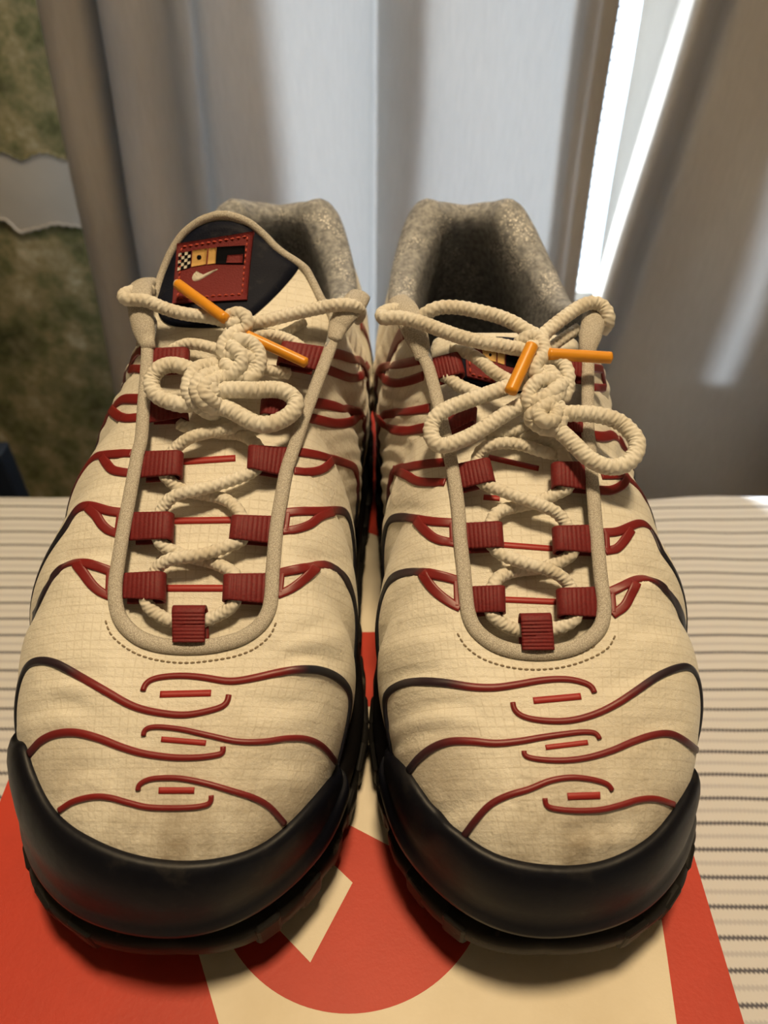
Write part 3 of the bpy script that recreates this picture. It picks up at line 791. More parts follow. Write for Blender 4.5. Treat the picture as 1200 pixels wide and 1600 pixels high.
def poly_patch(S, name, poly, mat, parent, lift, n=90, targets=('ton',), thick=.0008, rings=7, resample=True):
    """a patch with a free outline laid on a surface (fan of rings towards the centre)"""
    O = catmull(poly, n, closed=True) if resample else np.array(poly, float); n = len(O); c = O.mean(0); V = []
    for r in range(rings):
        f = 1 - r / (rings - .999) * .999
        for p in O:
            q = c + (p - c) * f; h = hit(S, q[0], q[1], targets)
            if h is None:
                for ff in (.98, .95, .9, .85, .8):
                    q2 = c + (q - c) * ff; h = hit(S, q2[0], q2[1], targets)
                    if h: break
            V.append(h[0] + h[1] * lift * (1 if r else .55))
    V = np.array(V); F = []
    for r in range(rings - 1):
        for i in range(n):
            k = (i + 1) % n; F.append((r * n + i, r * n + k, (r + 1) * n + k, (r + 1) * n + i))
    F.append(tuple((rings - 1) * n + i for i in range(n)))
    h = hit(S, *c, targets)[1]; base = len(V); V = np.vstack([V, V[:n] - h * thick])
    for i in range(n): F.append((i, base + i, base + (i + 1) % n, (i + 1) % n))
    return mesh_obj(name, V, F, MT[mat], parent)

def lace_pts(S, pts, r, n):
    out = []
    for p in catmull(pts, n):
        d = ray(p[0], p[1]); a = lace_plane_hit(p[0], p[1]); t = a[1] / d[1] - p[2]
        h = hit(S, p[0], p[1])
        if h is not None: t = min(t, h[0][1] / d[1] - r * (1.0 if p[2] > -.01 else -1))
        out.append(CAMP + d * t)
    P = np.array(out)
    for _ in range(4): P[1:-1] = (P[:-2] + 2 * P[1:-1] + P[2:]) / 4
    L = np.linalg.norm(np.diff(P, axis=0), axis=1).sum(); m = max(30, int(L / .00032))
    return catmull(P[::max(1, len(P) // 60)] if len(P) > 120 else P, m)

def lace(S, root):
    a = Acc()
    for (pts, r) in S.laces:
        P = lace_pts(S, pts, r, max(40, len(pts) * 8))
        V, F, uv = tube_vf(P, r, 26, twist=2 * math.pi / .0020, amp=.20, strands=4); a.add(V, F, uv)
    o = a.obj('lace', MT['lace'], root)
    for (p0, p1, r) in S.aglets:
        A = [lace_pts(S, [p0, p1], r, 40)]
        P = A[0]; P = P[0] + (P[-1] - P[0]) * np.linspace(0, 1, 30)[:, None]
        V, F, uv = tube_vf(P, r, 16, cap=True); g = mesh_obj('aglet', V, F, MT['aglet'], o, uv=uv)
        g['label'] = 'orange plastic lace tip'
        if S.tall and p0[0] < 360:
            d = unit(P[-1] - P[0]); V, F, uv = tube_vf(np.array([P[-1] + d * x for x in (-.0002, .0004, .0010)]), np.array([r * .98, r * .9, r * .6]), 12); mesh_obj('bare_end', V, F, MT['tip'], o, uv=uv)

def web_loop(S, root, Q, wrap=True, lift0=-.0012, lift1=.0034, name='lace_loop'):
    """red webbing: Q = outer-top, inner-top, inner-bottom, outer-bottom pixels; folds round the lace at the inner end"""
    Q = np.array(Q, float); n1 = 34; nw = 14; rows = []
    pn = unit(np.array([0, -.47, 1.0]))
    base = [lace_plane_hit(*q) for q in Q]
    dirv = unit((base[1] + base[2]) / 2 - (base[0] + base[3]) / 2)
    for i in range(n1):
        u = i / (n1 - 1); lift = lift0 + (lift1 - lift0) * math.sin(u * math.pi / 2)
        ridge = .00016 * math.sin(u * n1 * math.pi / 2)
        ptop = Q[0] * (1 - u) + Q[1] * u; pbot = Q[3] * (1 - u) + Q[2] * u
        row = []
        for j in range(nw):
            v = j / (nw - 1); p = ptop * (1 - v) + pbot * v
            q = lace_plane_hit(p[0], p[1], lift + ridge + .0006 * math.sin(v * math.pi)); row.append(q)
        rows.append(row)
    end = np.array(rows[-1])
    if wrap:
        rr = (lift1 + .0005) / 2
        for k in range(1, 9):
            an = math.pi * k / 8
            rows.append(list(end + dirv * rr * math.sin(an) * .8 - pn * rr * (1 - math.cos(an))))
        for k in range(1, 4): rows.append(list(end - pn * 2 * rr - dirv * .003 * k))
    G = np.array(rows); n, m = G.shape[:2]
    mesh = mesh_obj(name, G.reshape(-1, 3), grid_faces(n, m), MT['web'], root)
    md = mesh.modifiers.new('thick', 'SOLIDIFY'); md.thickness = .0007; md.offset = 0
    return mesh

def piping(S, root, pts):
    P = np.array([lace_plane_hit(p[0], p[1], .0010) for p in catmull(pts, 260)])
    N = np.tile(unit(np.array([0, -.47, 1.0])), (len(P), 1))
    V, F, uv = tube_vf(P, .0020, 14, rx=1.0, rz=.62, N=N)
    mesh_obj('eyestay_piping', V, F, MT['piping'], root, uv=uv)

def stitches(S, root, pts, step=9, ln=5.5):
    P = catmull(pts, int(sum(math.dist(a, b) for a, b in zip(pts, pts[1:])) / step)); a = Acc()
    for i in range(len(P) - 1):
        d = unit(P[i + 1] - P[i]); p0 = P[i]; p1 = P[i] + d * ln
        h0 = hit(S, *p0, ('up',)); h1 = hit(S, *p1, ('up',))
        if h0 is None or h1 is None: continue
        q = np.array([h0[0] - h0[1] * .0001, (h0[0] + h1[0]) / 2 + h0[1] * .00025, h1[0] - h1[1] * .0001])
        V, F, uv = tube_vf(q, .00028, 5, up=h0[1]); a.add(V, F, uv)
    o = a.obj('stitching', MT['stitch'], root); o['kind'] = 'stuff'

def eyestay_tab(S, root, pts, w):
    P = lace_pts(S, pts, .002, 40)
    wv = np.interp(np.linspace(0, 1, len(P)), np.linspace(0, 1, len(w)), w)
    V, F, uv = tube_vf(P, wv, 16, rx=1.0, rz=.55); mesh_obj('eyestay_tab', V, F, MT['piping'], root, uv=uv)

# pixel traces are laid onto the modelled surfaces, so every piece sits on the shoe in 3D
def Z(ox, oy, sc): return lambda *pts: [(ox + sc * x, oy + sc * y) for x, y in pts]
A = Shoe(); A.side = 1; A.k = 1.0; A.ax0 = -.0585; A.ax1 = .045; A.seed = 1.0; A.tall = True
A.t_lat = [(290, 1011), (220, 999), (184, 960), (180, 915), (194, 820), (219, 695), (226, 627), (229, 570), (232, 505)]
A.t_med = [(290, 1011), (375, 999), (420, 957), (426, 905), (435, 810), (456, 712), (476, 650), (498, 590), (528, 510)]
A.rowkeys = [2.2, 3.0, 4.0, 5.0, 6.0, 7.2, 8.4, 10]
A.bumper = [(22, 1160), (40, 1162), (52, 1200), (75, 1250), (105, 1285), (150, 1312), (200, 1332), (250, 1342), (300, 1344), (350, 1338), (400, 1322), (440, 1295), (480, 1255), (515, 1215), (548, 1180)]
A.tongue = [(292, 128, 1035, .050, .001), (300, 130, 960, .0585, .0012), (303, 132, 915, .066, .0015), (313, 132, 825, .080, .0018), (337, 130, 725, .098, .002), (349, 132, 650, .1115, .003), (366, 148, 560, .130, .005), (374, 146, 500, .1455, .006), (372, 131, 470, .1535, .006),
            (369, 119, 440, .1600, .006), (366, 108, 418, .1640, .005), (353, 83, 392, .1680, .004), (349, 61, 366, .1715, .003), (349, 35, 346, .1735, .0015), (347, 8, 337, .1745, .0)]
B = Shoe(); B.side = -1; B.k = .955; B.ax0 = .0455; B.ax1 = -.035; B.seed = 2.3; B.tall = False
B.t_lat = [(838, 1020), (905, 1009), (940, 972), (942, 935), (935, 850), (927, 770), (921, 695), (918, 605), (925, 540)]
B.t_med = [(838, 1020), (770, 1006), (735, 967), (727, 920), (718, 830), (708, 740), (690, 655), (677, 597), (655, 530)]
B.rowkeys = A.rowkeys
B.bumper = [(584, 1178), (607, 1177), (622, 1185), (642, 1207), (665, 1240), (690, 1270), (722, 1300), (773, 1332), (827, 1347), (890, 1352), (944, 1344), (987, 1325), (1024, 1299), (1061, 1251), (1088, 1203), (1106, 1176)]
B.tongue = [(838, 116, 1045, .0, .001), (838, 118, 975, .0, .0012), (834, 118, 935, .0, .0015), (827, 120, 850, .0005, .0025), (820, 120, 770, .001, .0035), (808, 122, 690, .002, .005), (800, 124, 620, .003, .0065), (796, 122, 570, .003, .008), (790, 116, 540, .003, .008), (788, 100, 526, .003, .007), (786, 40, 520, .004, .004)]
_z3 = Z(0, 680, .5); _z5 = Z(0, 1000, .5); _y4 = Z(560, 680, .5); _y6 = Z(560, 1000, .53333)
A.creases = [(_z3((885, 362), (960, 388), (1040, 396), (1095, 425)), .0012, .0018), (_z3((190, 392), (280, 368), (365, 362)), .0010, .0018), (_z3((120, 762), (220, 744), (330, 750)), .0008, .0020),
             (_z3((230, 210), (300, 160), (390, 140)), .0008, .0018), (_z3((880, 640), (980, 600), (1080, 580)), .0007, .002), (_z3((885, 690), (960, 690), (1080, 715)), .0009, .0018),
             (_z5((55, 232), (150, 212), (260, 205)), .0008, .0020), (_z5((120, 160), (220, 200), (330, 240)), .0005, .002), (_z5((860, 62), (980, 50), (1090, 85)), .0010, .0018), (_z5((760, 190), (880, 200), (1020, 180)), .0006, .0022), (_z5((800, 400), (900, 380), (1000, 400)), .0006, .0022), (_z5((150, 420), (260, 400), (380, 410)), .0005, .002)]
B.creases = [(_y4((120, 428), (200, 404), (300, 384)), .0012, .0018), (_y4((70, 262), (130, 232), (240, 240)), .0009, .0018), (_y4((785, 462), (860, 432), (940, 440), (1005, 495)), .0012, .0018), (_y4((780, 200), (850, 220), (900, 240)), .0007, .002),
             (_y4((60, 640), (180, 600), (300, 590)), .0007, .0022), (_y4((830, 620), (920, 600), (1000, 620)), .0006, .002), (_y6((50, 140), (120, 104), (240, 84)), .0011, .0018), (_y6((70, 262), (150, 212), (260, 188), (370, 200)), .0010, .0018), (_y6((90, 320), (160, 280), (270, 262)), .0007, .0018),
             (_y6((190, 520), (290, 490), (380, 440)), .0007, .002), (_y6((700, 150), (800, 110), (900, 70)), .0006, .002), (_y6((760, 300), (860, 250), (980, 240)), .0006, .002), (_y6((600, 560), (720, 545), (820, 520)), .0006, .0022)]
LA = 'white fabric sneaker with navy tongue flap standing tall, the left one of the pair'
LB = 'white fabric sneaker with sunken tongue and open grey collar, beside the bright curtain gap'
ra = thing('sneaker', (-.055, .21, 0), LA, 'sneaker', 'pair of sneakers on the box')
rb = thing('sneaker', (.042, .21, 0), LB, 'sneaker', 'pair of sneakers on the box')
for S, r in ((A, ra), (B, rb)):
    build_shoe(S, r); build_tongue(S, r)

z3 = Z(0, 680, .5); z5 = Z(0, 1000, .5); z1 = Z(150, 290, .375)
y4 = Z(560, 680, .5); y6 = Z(560, 1000, .53333); y2 = Z(560, 290, .38333)
# toe ribs
rib(A, ra, [(z5((35, 190), (40, 140), (60, 90), (120, 65), (180, 75), (250, 115), (330, 160), (410, 205), (480, 225), (570, 235), (640, 225), (700, 208), (714, 195), (715, 172)), 2.4, 1.5, [(0, 1), (.2, .9), (.3, .2), (.4, 0)])], ext='start')
rib(A, ra, [(z5((447, 160), (449, 142), (465, 127), (500, 117), (570, 112), (640, 118), (720, 130), (800, 118), (870, 102), (940, 92), (1010, 97), (1070, 130), (1105, 190), (1115, 260)), 1.5, 2.4, [(0, 0), (.65, 0), (.78, 1), (1, 1)])], ext=True)
rib(A, ra, [(z5((92, 355), (130, 315), (180, 293), (240, 290), (310, 308), (380, 335), (450, 355), (540, 367), (620, 367), (685, 358), (697, 350), (697, 333)), 2.3, 1.4, [(0, .7), (.15, .2), (.3, 0)])])
rib(A, ra, [(z5((449, 300), (451, 285), (465, 275), (500, 272), (570, 280), (660, 300), (740, 317), (820, 318), (900, 307), (960, 310), (1010, 335), (1052, 387)), 1.3, 1.7, [(0, 0), (.75, .1), (1, .8)])])
rib(A, ra, [(z5((187, 532), (230, 505), (290, 490), (340, 492), (400, 508), (460, 522), (540, 525), (610, 522), (650, 513), (660, 500), (660, 485)), 1.6, 1.3, None)])
rib(A, ra, [(z5((432, 470), (434, 455), (455, 440), (490, 432), (560, 432), (640, 447), (720, 470), (790, 492), (840, 520), (888, 573)), 1.3, 1.6, [(0, 0), (.7, .1), (1, .6)])])
for p0, p1, th in (((250, 1085), (330, 1083), 10), ((252, 1155), (322, 1161), 8), ((248, 1235), (304, 1235), 9)): bar(A, ra, p0, p1, th)
rib(B, rb, [(y6((44, 270), (48, 230), (60, 195), (85, 155), (130, 128), (190, 122), (260, 127), (330, 138), (400, 140), (470, 130), (540, 118), (610, 115), (660, 125), (688, 138), (691, 155)), 2.5, 1.5, [(0, 1), (.3, .9), (.42, .1), (1, 0)])], ext='start')
rib(B, rb, [(y6((452, 183), (455, 207), (490, 228), (560, 238), (630, 235), (700, 215), (760, 185), (820, 145), (880, 105), (940, 80), (980, 80), (1010, 105), (1026, 145)), 1.4, 2.2, [(0, 0), (.6, .1), (.78, .9), (1, 1)])], ext=True)
rib(B, rb, [(y6((148, 383), (180, 345), (220, 315), (270, 298), (330, 297), (400, 303), (470, 297), (540, 285), (610, 275), (660, 270), (695, 274), (706, 291)), 2.3, 1.3, [(0, 1), (.2, .7), (.35, .1), (1, 0)])])
rib(B, rb, [(y6((485, 325), (489, 340), (530, 350), (600, 353), (670, 345), (740, 325), (800, 300), (860, 280), (910, 275), (950, 292), (1002, 332)), 1.3, 2.0, [(0, 0), (.7, .15), (1, .8)])])
rib(B, rb, [(y6((310, 573), (350, 520), (390, 480), (440, 455), (500, 437), (560, 413), (620, 403), (680, 408), (728, 422), (742, 440)), 1.8, 1.3, [(0, .8), (.25, .3), (.45, 0)])])
rib(B, rb, [(y6((546, 463), (551, 485), (580, 495), (640, 500), (710, 497), (770, 483), (820, 468), (870, 465), (922, 481)), 1.3, 1.6, None)])
for p0, p1, th in ((y6((512, 178), (652, 165)) + [10]), (y6((548, 315), (672, 300)) + [7.5]), (y6((612, 458), (708, 455)) + [10])): bar(B, rb, p0, p1, th)
# side ribs, each a band that forks into a loop at the eyestay
NV1 = [(0, 0), (.35, 0), (.55, .9), (1, 1)]
rib(A, ra, [(z3((352, 428), (310, 412), (270, 400), (235, 398), (205, 408), (170, 440), (135, 500), (112, 555)), 1.9, 2.0, NV1), (z3((240, 402), (262, 432), (288, 467), (315, 490), (348, 506)), 2.2, 1.7, None), (z3((341, 425), (338, 500)), 1.1, 1.1, None)], wk=1.38, h=.0006, flatp=True, ext=True)
rib(A, ra, [(z3((388, 243), (340, 237), (300, 225), (270, 220), (245, 230), (225, 255), (200, 300)), 2.0, 2.0, [(0, 0), (.5, 0), (.75, .9), (1, 1)]), (z3((275, 224), (300, 250), (320, 280), (345, 300), (378, 311)), 2.2, 1.8, None), (z3((374, 243), (366, 308)), 1.1, 1.1, None)], wk=1.38, h=.0006, flatp=True, ext=True)
rib(A, ra, [(z3((412, 57), (350, 60), (300, 65), (284, 68)), 2.0, 2.0, None), (z3((320, 66), (335, 90), (355, 110), (404, 119)), 2.2, 1.9, None)], wk=1.38, h=.0006, flatp=True, ext=True)
rib(A, ra, [(z1((192, 890), (110, 890), (52, 893)), 2.4, 2.4, None), (z1((50, 892), (62, 930), (85, 955), (120, 970), (188, 966)), 2.4, 2.2, None)], wk=1.38, h=.0006, flatp=True, ext=True)
rib(A, ra, [(z1((190, 686), (120, 688), (96, 700)), 2.2, 2.2, None), (z1((98, 700), (98, 735), (118, 762), (192, 766)), 2.2, 2.2, None)], wk=1.38, h=.0006, flatp=True, ext=True)
rib(A, ra, [(z3((872, 432), (900, 425), (950, 415), (1000, 405), (1030, 408), (1065, 430), (1090, 470), (1110, 530), (1122, 590)), 1.9, 2.0, [(0, 0), (.45, 0), (.62, .9), (1, 1)]), (z3((868, 500), (910, 480), (950, 450), (988, 414)), 1.7, 2.1, None), (z3((882, 432), (876, 492)), 1.1, 1.1, None)], wk=1.38, h=.0006, flatp=True, ext=True)
rib(A, ra, [(z3((888, 243), (940, 238), (1000, 238), (1060, 235), (1085, 245), (1100, 270), (1108, 300)), 1.9, 1.9, [(0, 0), (.7, 0), (.85, .8), (1, 1)]), (z3((883, 300), (930, 293), (970, 278), (1000, 255), (1040, 240)), 1.7, 2.0, None), (z3((900, 243), (893, 300)), 1.1, 1.1, None)], wk=1.38, h=.0006, flatp=True, ext=True)
rib(A, ra, [(z3((928, 52), (980, 60), (1040, 75), (1100, 95), (1120, 105)), 2.0, 2.0, None), (z3((918, 112), (970, 115), (1010, 105), (1038, 80)), 1.8, 2.0, None)], wk=1.38, h=.0006, flatp=True, ext=True)
rib(A, ra, [(z1((888, 905), (950, 910), (1030, 930), (1112, 945)), 2.4, 2.4, None), (z1((878, 965), (940, 980), (1000, 992), (1060, 985), (1090, 962), (1110, 946)), 2.2, 2.4, None)], wk=1.38, h=.0006, flatp=True, ext=True)
rib(A, ra, [(z1((973, 695), (1020, 705), (1080, 725), (1132, 740)), 2.4, 2.4, None), (z1((953, 760), (1000, 780), (1060, 800), (1100, 795), (1120, 770), (1132, 745)), 2.2, 2.2, None)], wk=1.38, h=.0006, flatp=True, ext=True)
rib(A, ra, [(z1((1060, 560), (1100, 580), (1138, 605)), 3.0, 2.4, None)], wk=1.38, h=.0006, flatp=True, ext=True)
rib(B, rb, [(y4((312, 455), (260, 440), (210, 430), (170, 428), (130, 435), (95, 455), (65, 490), (45, 540), (36, 600), (32, 650)), 1.9, 2.2, [(0, 0), (.4, 0), (.58, .9), (1, 1)]), (y4((200, 432), (225, 470), (255, 500), (290, 525), (318, 540)), 2.2, 1.8, None), (y4((305, 455), (308, 535)), 1.1, 1.1, None)], wk=1.38, h=.0006, flatp=True, ext=True)
rib(B, rb, [(y4((302, 275), (230, 270), (180, 262), (140, 257), (100, 262), (75, 290), (60, 330), (52, 365)), 1.9, 2.1, [(0, 0), (.5, 0), (.7, .9), (1, 1)]), (y4((180, 265), (210, 300), (245, 325), (302, 338)), 2.2, 1.8, None), (y4((292, 275), (294, 336)), 1.1, 1.1, None)], wk=1.38, h=.0006, flatp=True, ext=True)
rib(B, rb, [(y4((272, 85), (230, 88), (180, 95), (120, 105), (65, 110)), 1.9, 2.1, None), (y4((110, 108), (150, 125), (190, 145), (272, 148)), 2.2, 1.8, None)], wk=1.38, h=.0006, flatp=True, ext=True)
rib(B, rb, [(y2((292, 908), (200, 922), (130, 930), (68, 935)), 2.2, 2.4, None), (y2((70, 940), (100, 970), (140, 995), (200, 1000), (282, 985)), 2.4, 2.2, None)], wk=1.38, h=.0006, flatp=True, ext=True)
rib(B, rb, [(y2((252, 710), (190, 725), (130, 735), (80, 745)), 2.2, 2.4, None), (y2((80, 748), (105, 788), (150, 805), (210, 795), (268, 775)), 2.4, 2.2, None)], wk=1.38, h=.0006, flatp=True, ext=True)
rib(B, rb, [(y2((190, 600), (130, 597), (82, 602)), 3.4, 3.0, None)], wk=1.38, h=.0006, flatp=True, ext=True)
rib(B, rb, [(y4((783, 492), (830, 470), (870, 450), (900, 448), (940, 465), (980, 510), (1010, 570), (1030, 640)), 1.9, 2.0, [(0, 0), (.4, .1), (.55, .9), (1, 1)]), (y4((793, 562), (830, 535), (850, 500), (868, 462)), 1.8, 2.0, None), (y4((793, 490), (798, 555)), 1.1, 1.1, None)], wk=1.38, h=.0006, flatp=True, ext=True)
rib(B, rb, [(y4((766, 305), (810, 302), (850, 285), (880, 275), (905, 285), (930, 325), (950, 375)), 1.9, 1.8, [(0, 0), (.5, .1), (.68, .9), (1, 1)]), (y4((770, 363), (805, 355), (830, 330), (852, 296)), 1.8, 2.0, None), (y4((775, 303), (778, 360)), 1.1, 1.1, None)], wk=1.38, h=.0006, flatp=True, ext=True)
rib(B, rb, [(y4((758, 125), (810, 125), (850, 122)), 2.0, 2.0, None), (y4((748, 172), (790, 172), (825, 155), (842, 128)), 2.0, 2.0, None)], wk=1.38, h=.0006, flatp=True, ext=True)
rib(B, rb, [(y2((950, 742), (1000, 752), (1018, 775), (1012, 812), (995, 826), (955, 822)), 2.0, 2.0, None)], wk=1.38, h=.0006, flatp=True)
rib(B, rb, [(y2((955, 1020), (1005, 1025), (1040, 1012)), 2.4, 2.4, None)], wk=1.38, h=.0006, flatp=True, ext=True)
# tongue bars
t6 = Z(180, 620, .26667); t5 = Z(640, 620, .3)
for p0, p1 in (t6((235, 1122), (668, 1122)), t6((300, 728), (705, 722)), t6((350, 385), (705, 360))): bar(A, ra, p0, p1, 11, targets=('ton',))
for p0, p1 in (t5((465, 1055), (805, 1070)), t5((470, 770), (790, 795)), t5((385, 524), (470, 530)), t5((410, 315), (672, 375))): bar(B, rb, p0, p1, 9.5, targets=('ton',))
# webbing loops
for Q in ([(189, 896), (246, 893), (245, 937), (186, 935)], [(425, 896), (358, 897), (356, 937), (422, 944)], [(200, 801), (259, 800), (257, 842), (197, 845)], [(432, 807), (370, 805), (366, 842), (428, 850)],
          [(218, 706), (274, 704), (272, 742), (213, 747)], [(454, 700), (396, 696), (394, 732), (446, 745)], [(226, 625), (281, 632), (283, 652), (226, 662)], [(470, 622), (416, 622), (414, 646), (462, 655)],
          [(229, 545), (285, 543), (283, 573), (228, 577)], [(510, 543), (448, 534), (440, 566), (498, 580)]): web_loop(A, ra, Q)
web_loop(A, ra, [(270, 1003), (269, 955), (320, 955), (320, 1003)], lift0=.0030, lift1=.0042)
for Q in ([(728, 917), (780, 915), (781, 956), (732, 958)], [(941, 917), (882, 919), (884, 961), (943, 965)], [(720, 818), (776, 815), (779, 855), (724, 858)], [(932, 820), (875, 822), (877, 860), (936, 865)],
          [(707, 727), (757, 716), (766, 752), (712, 766)], [(925, 722), (873, 722), (874, 759), (927, 767)], [(690, 654), (738, 637), (736, 658), (694, 678)], [(921, 652), (885, 648), (888, 672), (921, 678)],
          [(668, 562), (711, 551), (719, 583), (675, 595)], [(918, 562), (874, 558), (872, 584), (918, 592)]): web_loop(B, rb, Q)
web_loop(B, rb, [(816, 1015), (814, 968), (862, 967), (866, 1015)], lift0=.0030, lift1=.0042)
# piping and stitching
piping(A, ra, [(231, 520), (229, 575), (225, 627), (221, 684)] + z3((430, 60), (415, 140), (400, 220), (385, 300), (372, 380), (362, 450), (360, 510), (370, 560), (395, 600), (440, 635), (500, 655), (570, 662), (640, 660), (700, 650), (760, 630), (810, 595), (838, 550), (848, 500), (852, 430), (858, 350), (865, 280), (880, 190), (895, 110)) + [(461, 695), (476, 650), (493, 605), (510, 560), (526, 515)])
piping(B, rb, y2((262, 690), (285, 740), (305, 810), (325, 890), (350, 1000)) + y4((285, 60), (300, 140), (312, 230), (318, 320), (328, 410), (335, 490), (345, 560), (370, 610), (420, 650), (480, 672), (550, 680), (620, 676), (680, 660), (730, 630), (760, 590), (768, 530), (758, 450), (750, 370), (742, 280), (735, 200), (728, 120), (722, 30)) + y2((935, 1000), (935, 900), (935, 800), (937, 700), (945, 640)))
stitches(A, ra, z3((330, 580), (345, 620), (380, 655), (430, 685), (500, 705), (580, 712), (660, 705), (740, 690), (800, 665), (845, 625), (865, 580)))
stitches(A, ra, z3((392, 622), (440, 660), (510, 677), (580, 683), (660, 678), (730, 664), (790, 635)))
stitches(B, rb, y4((310, 620), (335, 660), (390, 700), (470, 725), (550, 733), (640, 725), (720, 700), (780, 665), (805, 620)))
stitches(B, rb, y4((375, 645), (430, 682), (480, 695), (550, 702), (620, 698), (690, 684), (745, 655)))

# tabs at the top of the eyestays
eyestay_tab(A, ra, [(233, 545, .001), (226, 520, .002), (220, 490, .003), (218, 462, .003), (222, 446, .000), (236, 443, -.004)], [.0022, .0036, .0040, .0042, .0042, .0036])
eyestay_tab(A, ra, [(523, 530, .001), (528, 512, .002), (538, 494, .003), (552, 476, .002), (562, 462, -.002)], [.0022, .0034, .0042, .0040, .0036])
eyestay_tab(B, rb, [(661, 560, .001), (656, 540, .002), (645, 512, .003), (634, 486, .002), (622, 470, -.003)], [.0024, .0038, .0042, .0042, .0036])
eyestay_tab(B, rb, [(918, 556, .001), (919, 540, .002), (925, 512, .002), (930, 492, .0), (932, 482, -.004)], [.0024, .0036, .0038, .0036, .0030])

# ------------------------------------------------------------------ laces
def L3(f, *pts):
    out = []
    for x, y, l in pts:
        p = f((x, y))[0]; out.append((p[0], p[1], l))
    return out
R1 = .00165; R2 = .0020
q1 = Z(180, 420, .2); q2 = Z(340, 440, .2)
A.laces = [
    (L3(t6, (205, 1110, .001), (178, 1190, .001), (215, 1250, .0005), (280, 1293, .0), (345, 1316, .0), (430, 1325, .0), (515, 1314, .0), (600, 1280, .0), (670, 1240, .0005), (702, 1195, .001), (712, 1115, .001),
        (700, 1040, .001), (640, 1000, .0), (570, 970, -.001), (480, 950, -.0015), (390, 925, -.001), (320, 895, .0), (260, 850, .001), (240, 770, .001), (262, 690, .001), (300, 620, .002), (360, 575, .003), (450, 553, .0035), (550, 530, .003), (650, 500, .002), (740, 468, .0015), (820, 430, .001), (850, 365, .001), (835, 290, .001), (790, 250, .0), (720, 220, -.001), (600, 212, -.0015), (500, 190, -.001), (400, 172, .0), (345, 140, .001)), R1),
    (L3(t6, (215, 1110, .001), (232, 1030, .001), (265, 985, .002), (330, 950, .003), (420, 938, .0035), (510, 923, .003), (600, 898, .002), (680, 866, .0015), (745, 835, .001), (760, 765, .001), (735, 690, .001), (700, 640, .0), (640, 600, -.001), (560, 580, -.0015), (470, 565, -.0015), (390, 545, -.001), (330, 500, .0), (290, 460, .001), (290, 390, .001), (335, 325, .001), (390, 270, .002), (450, 235, .003), (520, 215, .003), (600, 200, .002), (700, 180, .001), (800, 140, .0), (900, 90, .001)), R1),
    (L3(q1, (300, 170, .000), (190, 172, .001), (105, 185, .003), (62, 212, .006), (85, 238, .008), (150, 243, .008), (250, 252, .008), (350, 295, .007), (450, 330, .006), (560, 355, .006), (680, 370, .006), (790, 388, .006), (870, 420, .005)), .0019),
    (L3(q2, (200, 340, .005), (270, 322, .006), (370, 308, .006), (500, 275, .006), (640, 240, .006), (780, 210, .006), (900, 187, .007), (1010, 182, .007), (1080, 200, .005), (1115, 240, .001), (1090, 290, -.004)), .0019),
    (L3(q2, (240, 420, .002), (330, 412, .003), (430, 415, .003), (520, 440, .002), (600, 475, .001), (660, 520, .0)), R1),
    (L3(q2, (420, 430, .0), (520, 400, .0), (600, 360, .0), (680, 310, -.002)), .0013),
    (L3(q1, (440, 640, .0), (490, 612, .001), (560, 587, .002), (650, 592, .003), (740, 612, .003), (830, 640, .003)), R1),
    (L3(q2, (300, 660, .002), (370, 690, .002), (450, 700, .001), (560, 720, -.001)), R1),
    # upper knot
    (L3(q1, (850, 400, .008), (900, 365, .010), (960, 348, .011), (1015, 370, .011), (1035, 430, .010), (1005, 490, .008), (950, 530, .006)), .0019),
    (L3(q1, (870, 430, .010), (930, 420, .010), (960, 390, .010)), .0016),
    (L3(q1, (1020, 450, .006), (960, 490, .009), (890, 530, .011), (850, 590, .011), (845, 660, .010), (880, 715, .007)), R2),
    (L3(q1, (930, 560, .010), (990, 555, .012), (1060, 580, .011), (1115, 640, .010), (1130, 720, .009), (1110, 800, .008), (1060, 850, .008), (1015, 830, .008)), R2),
    (L3(q1, (900, 600, .012), (950, 640, .0125), (990, 690, .012), (975, 760, .011), (910, 820, .010), (820, 850, .009)), R2),
    (L3(q1, (840, 690, .009), (930, 660, .011), (1010, 680, .011), (1070, 730, .009), (1040, 800, .008), (960, 850, .008), (870, 870, .007)), R2),
    (L3(q1, (850, 740, .010), (900, 780, .0105), (960, 800, .009), (1030, 770, .008)), R2),
    # lower knot
    (L3(q1, (840, 740, .006), (720, 755, .008), (640, 780, .010), (590, 850, .011), (568, 930, .011), (590, 1005, .010), (650, 1070, .009), (740, 1125, .007), (800, 1120, .004)), R2),
    (L3(q1, (820, 800, .008), (760, 820, .010), (690, 845, .0125), (640, 900, .0135), (640, 970, .013), (690, 1040, .012), (760, 1090, .009), (810, 1090, .005)), R2),
    (L3(q1, (830, 860, .009), (770, 880, .012), (715, 900, .0135), (690, 950, .014), (725, 1010, .013), (785, 1050, .010), (830, 1040, .006)), R2),
    (L3(q1, (800, 850, .010), (750, 930, .0125), (780, 990, .011)), R2),
    # bow loops
    (L3(q1, (660, 840, .006), (590, 790, .008), (520, 762, .009), (430, 750, .009), (345, 780, .009), (292, 850, .008), (287, 930, .008), (340, 1000, .008), (430, 1040, .008), (530, 1062, .008), (600, 1050, .007), (660, 1010, .006)), .0022),
    (L3(q1, (740, 970, .009), (800, 958, .010), (900, 945, .010), (1020, 945, .010)) + L3(q2, (300, 848, .009), (440, 842, .008), (530, 862, .008), (595, 910, .007), (612, 965, .007), (575, 1030, .007), (500, 1080, .007), (400, 1115, .008), (300, 1108, .008), (200, 1060, .008), (110, 1010, .008), (20, 980, .008), (-50, 985, .007)), .0023),
]
A.aglets = [((352, 498, .0125), (278, 444, .0075), .0017), ((386, 524, .010), (478, 567, .006), .0016)]
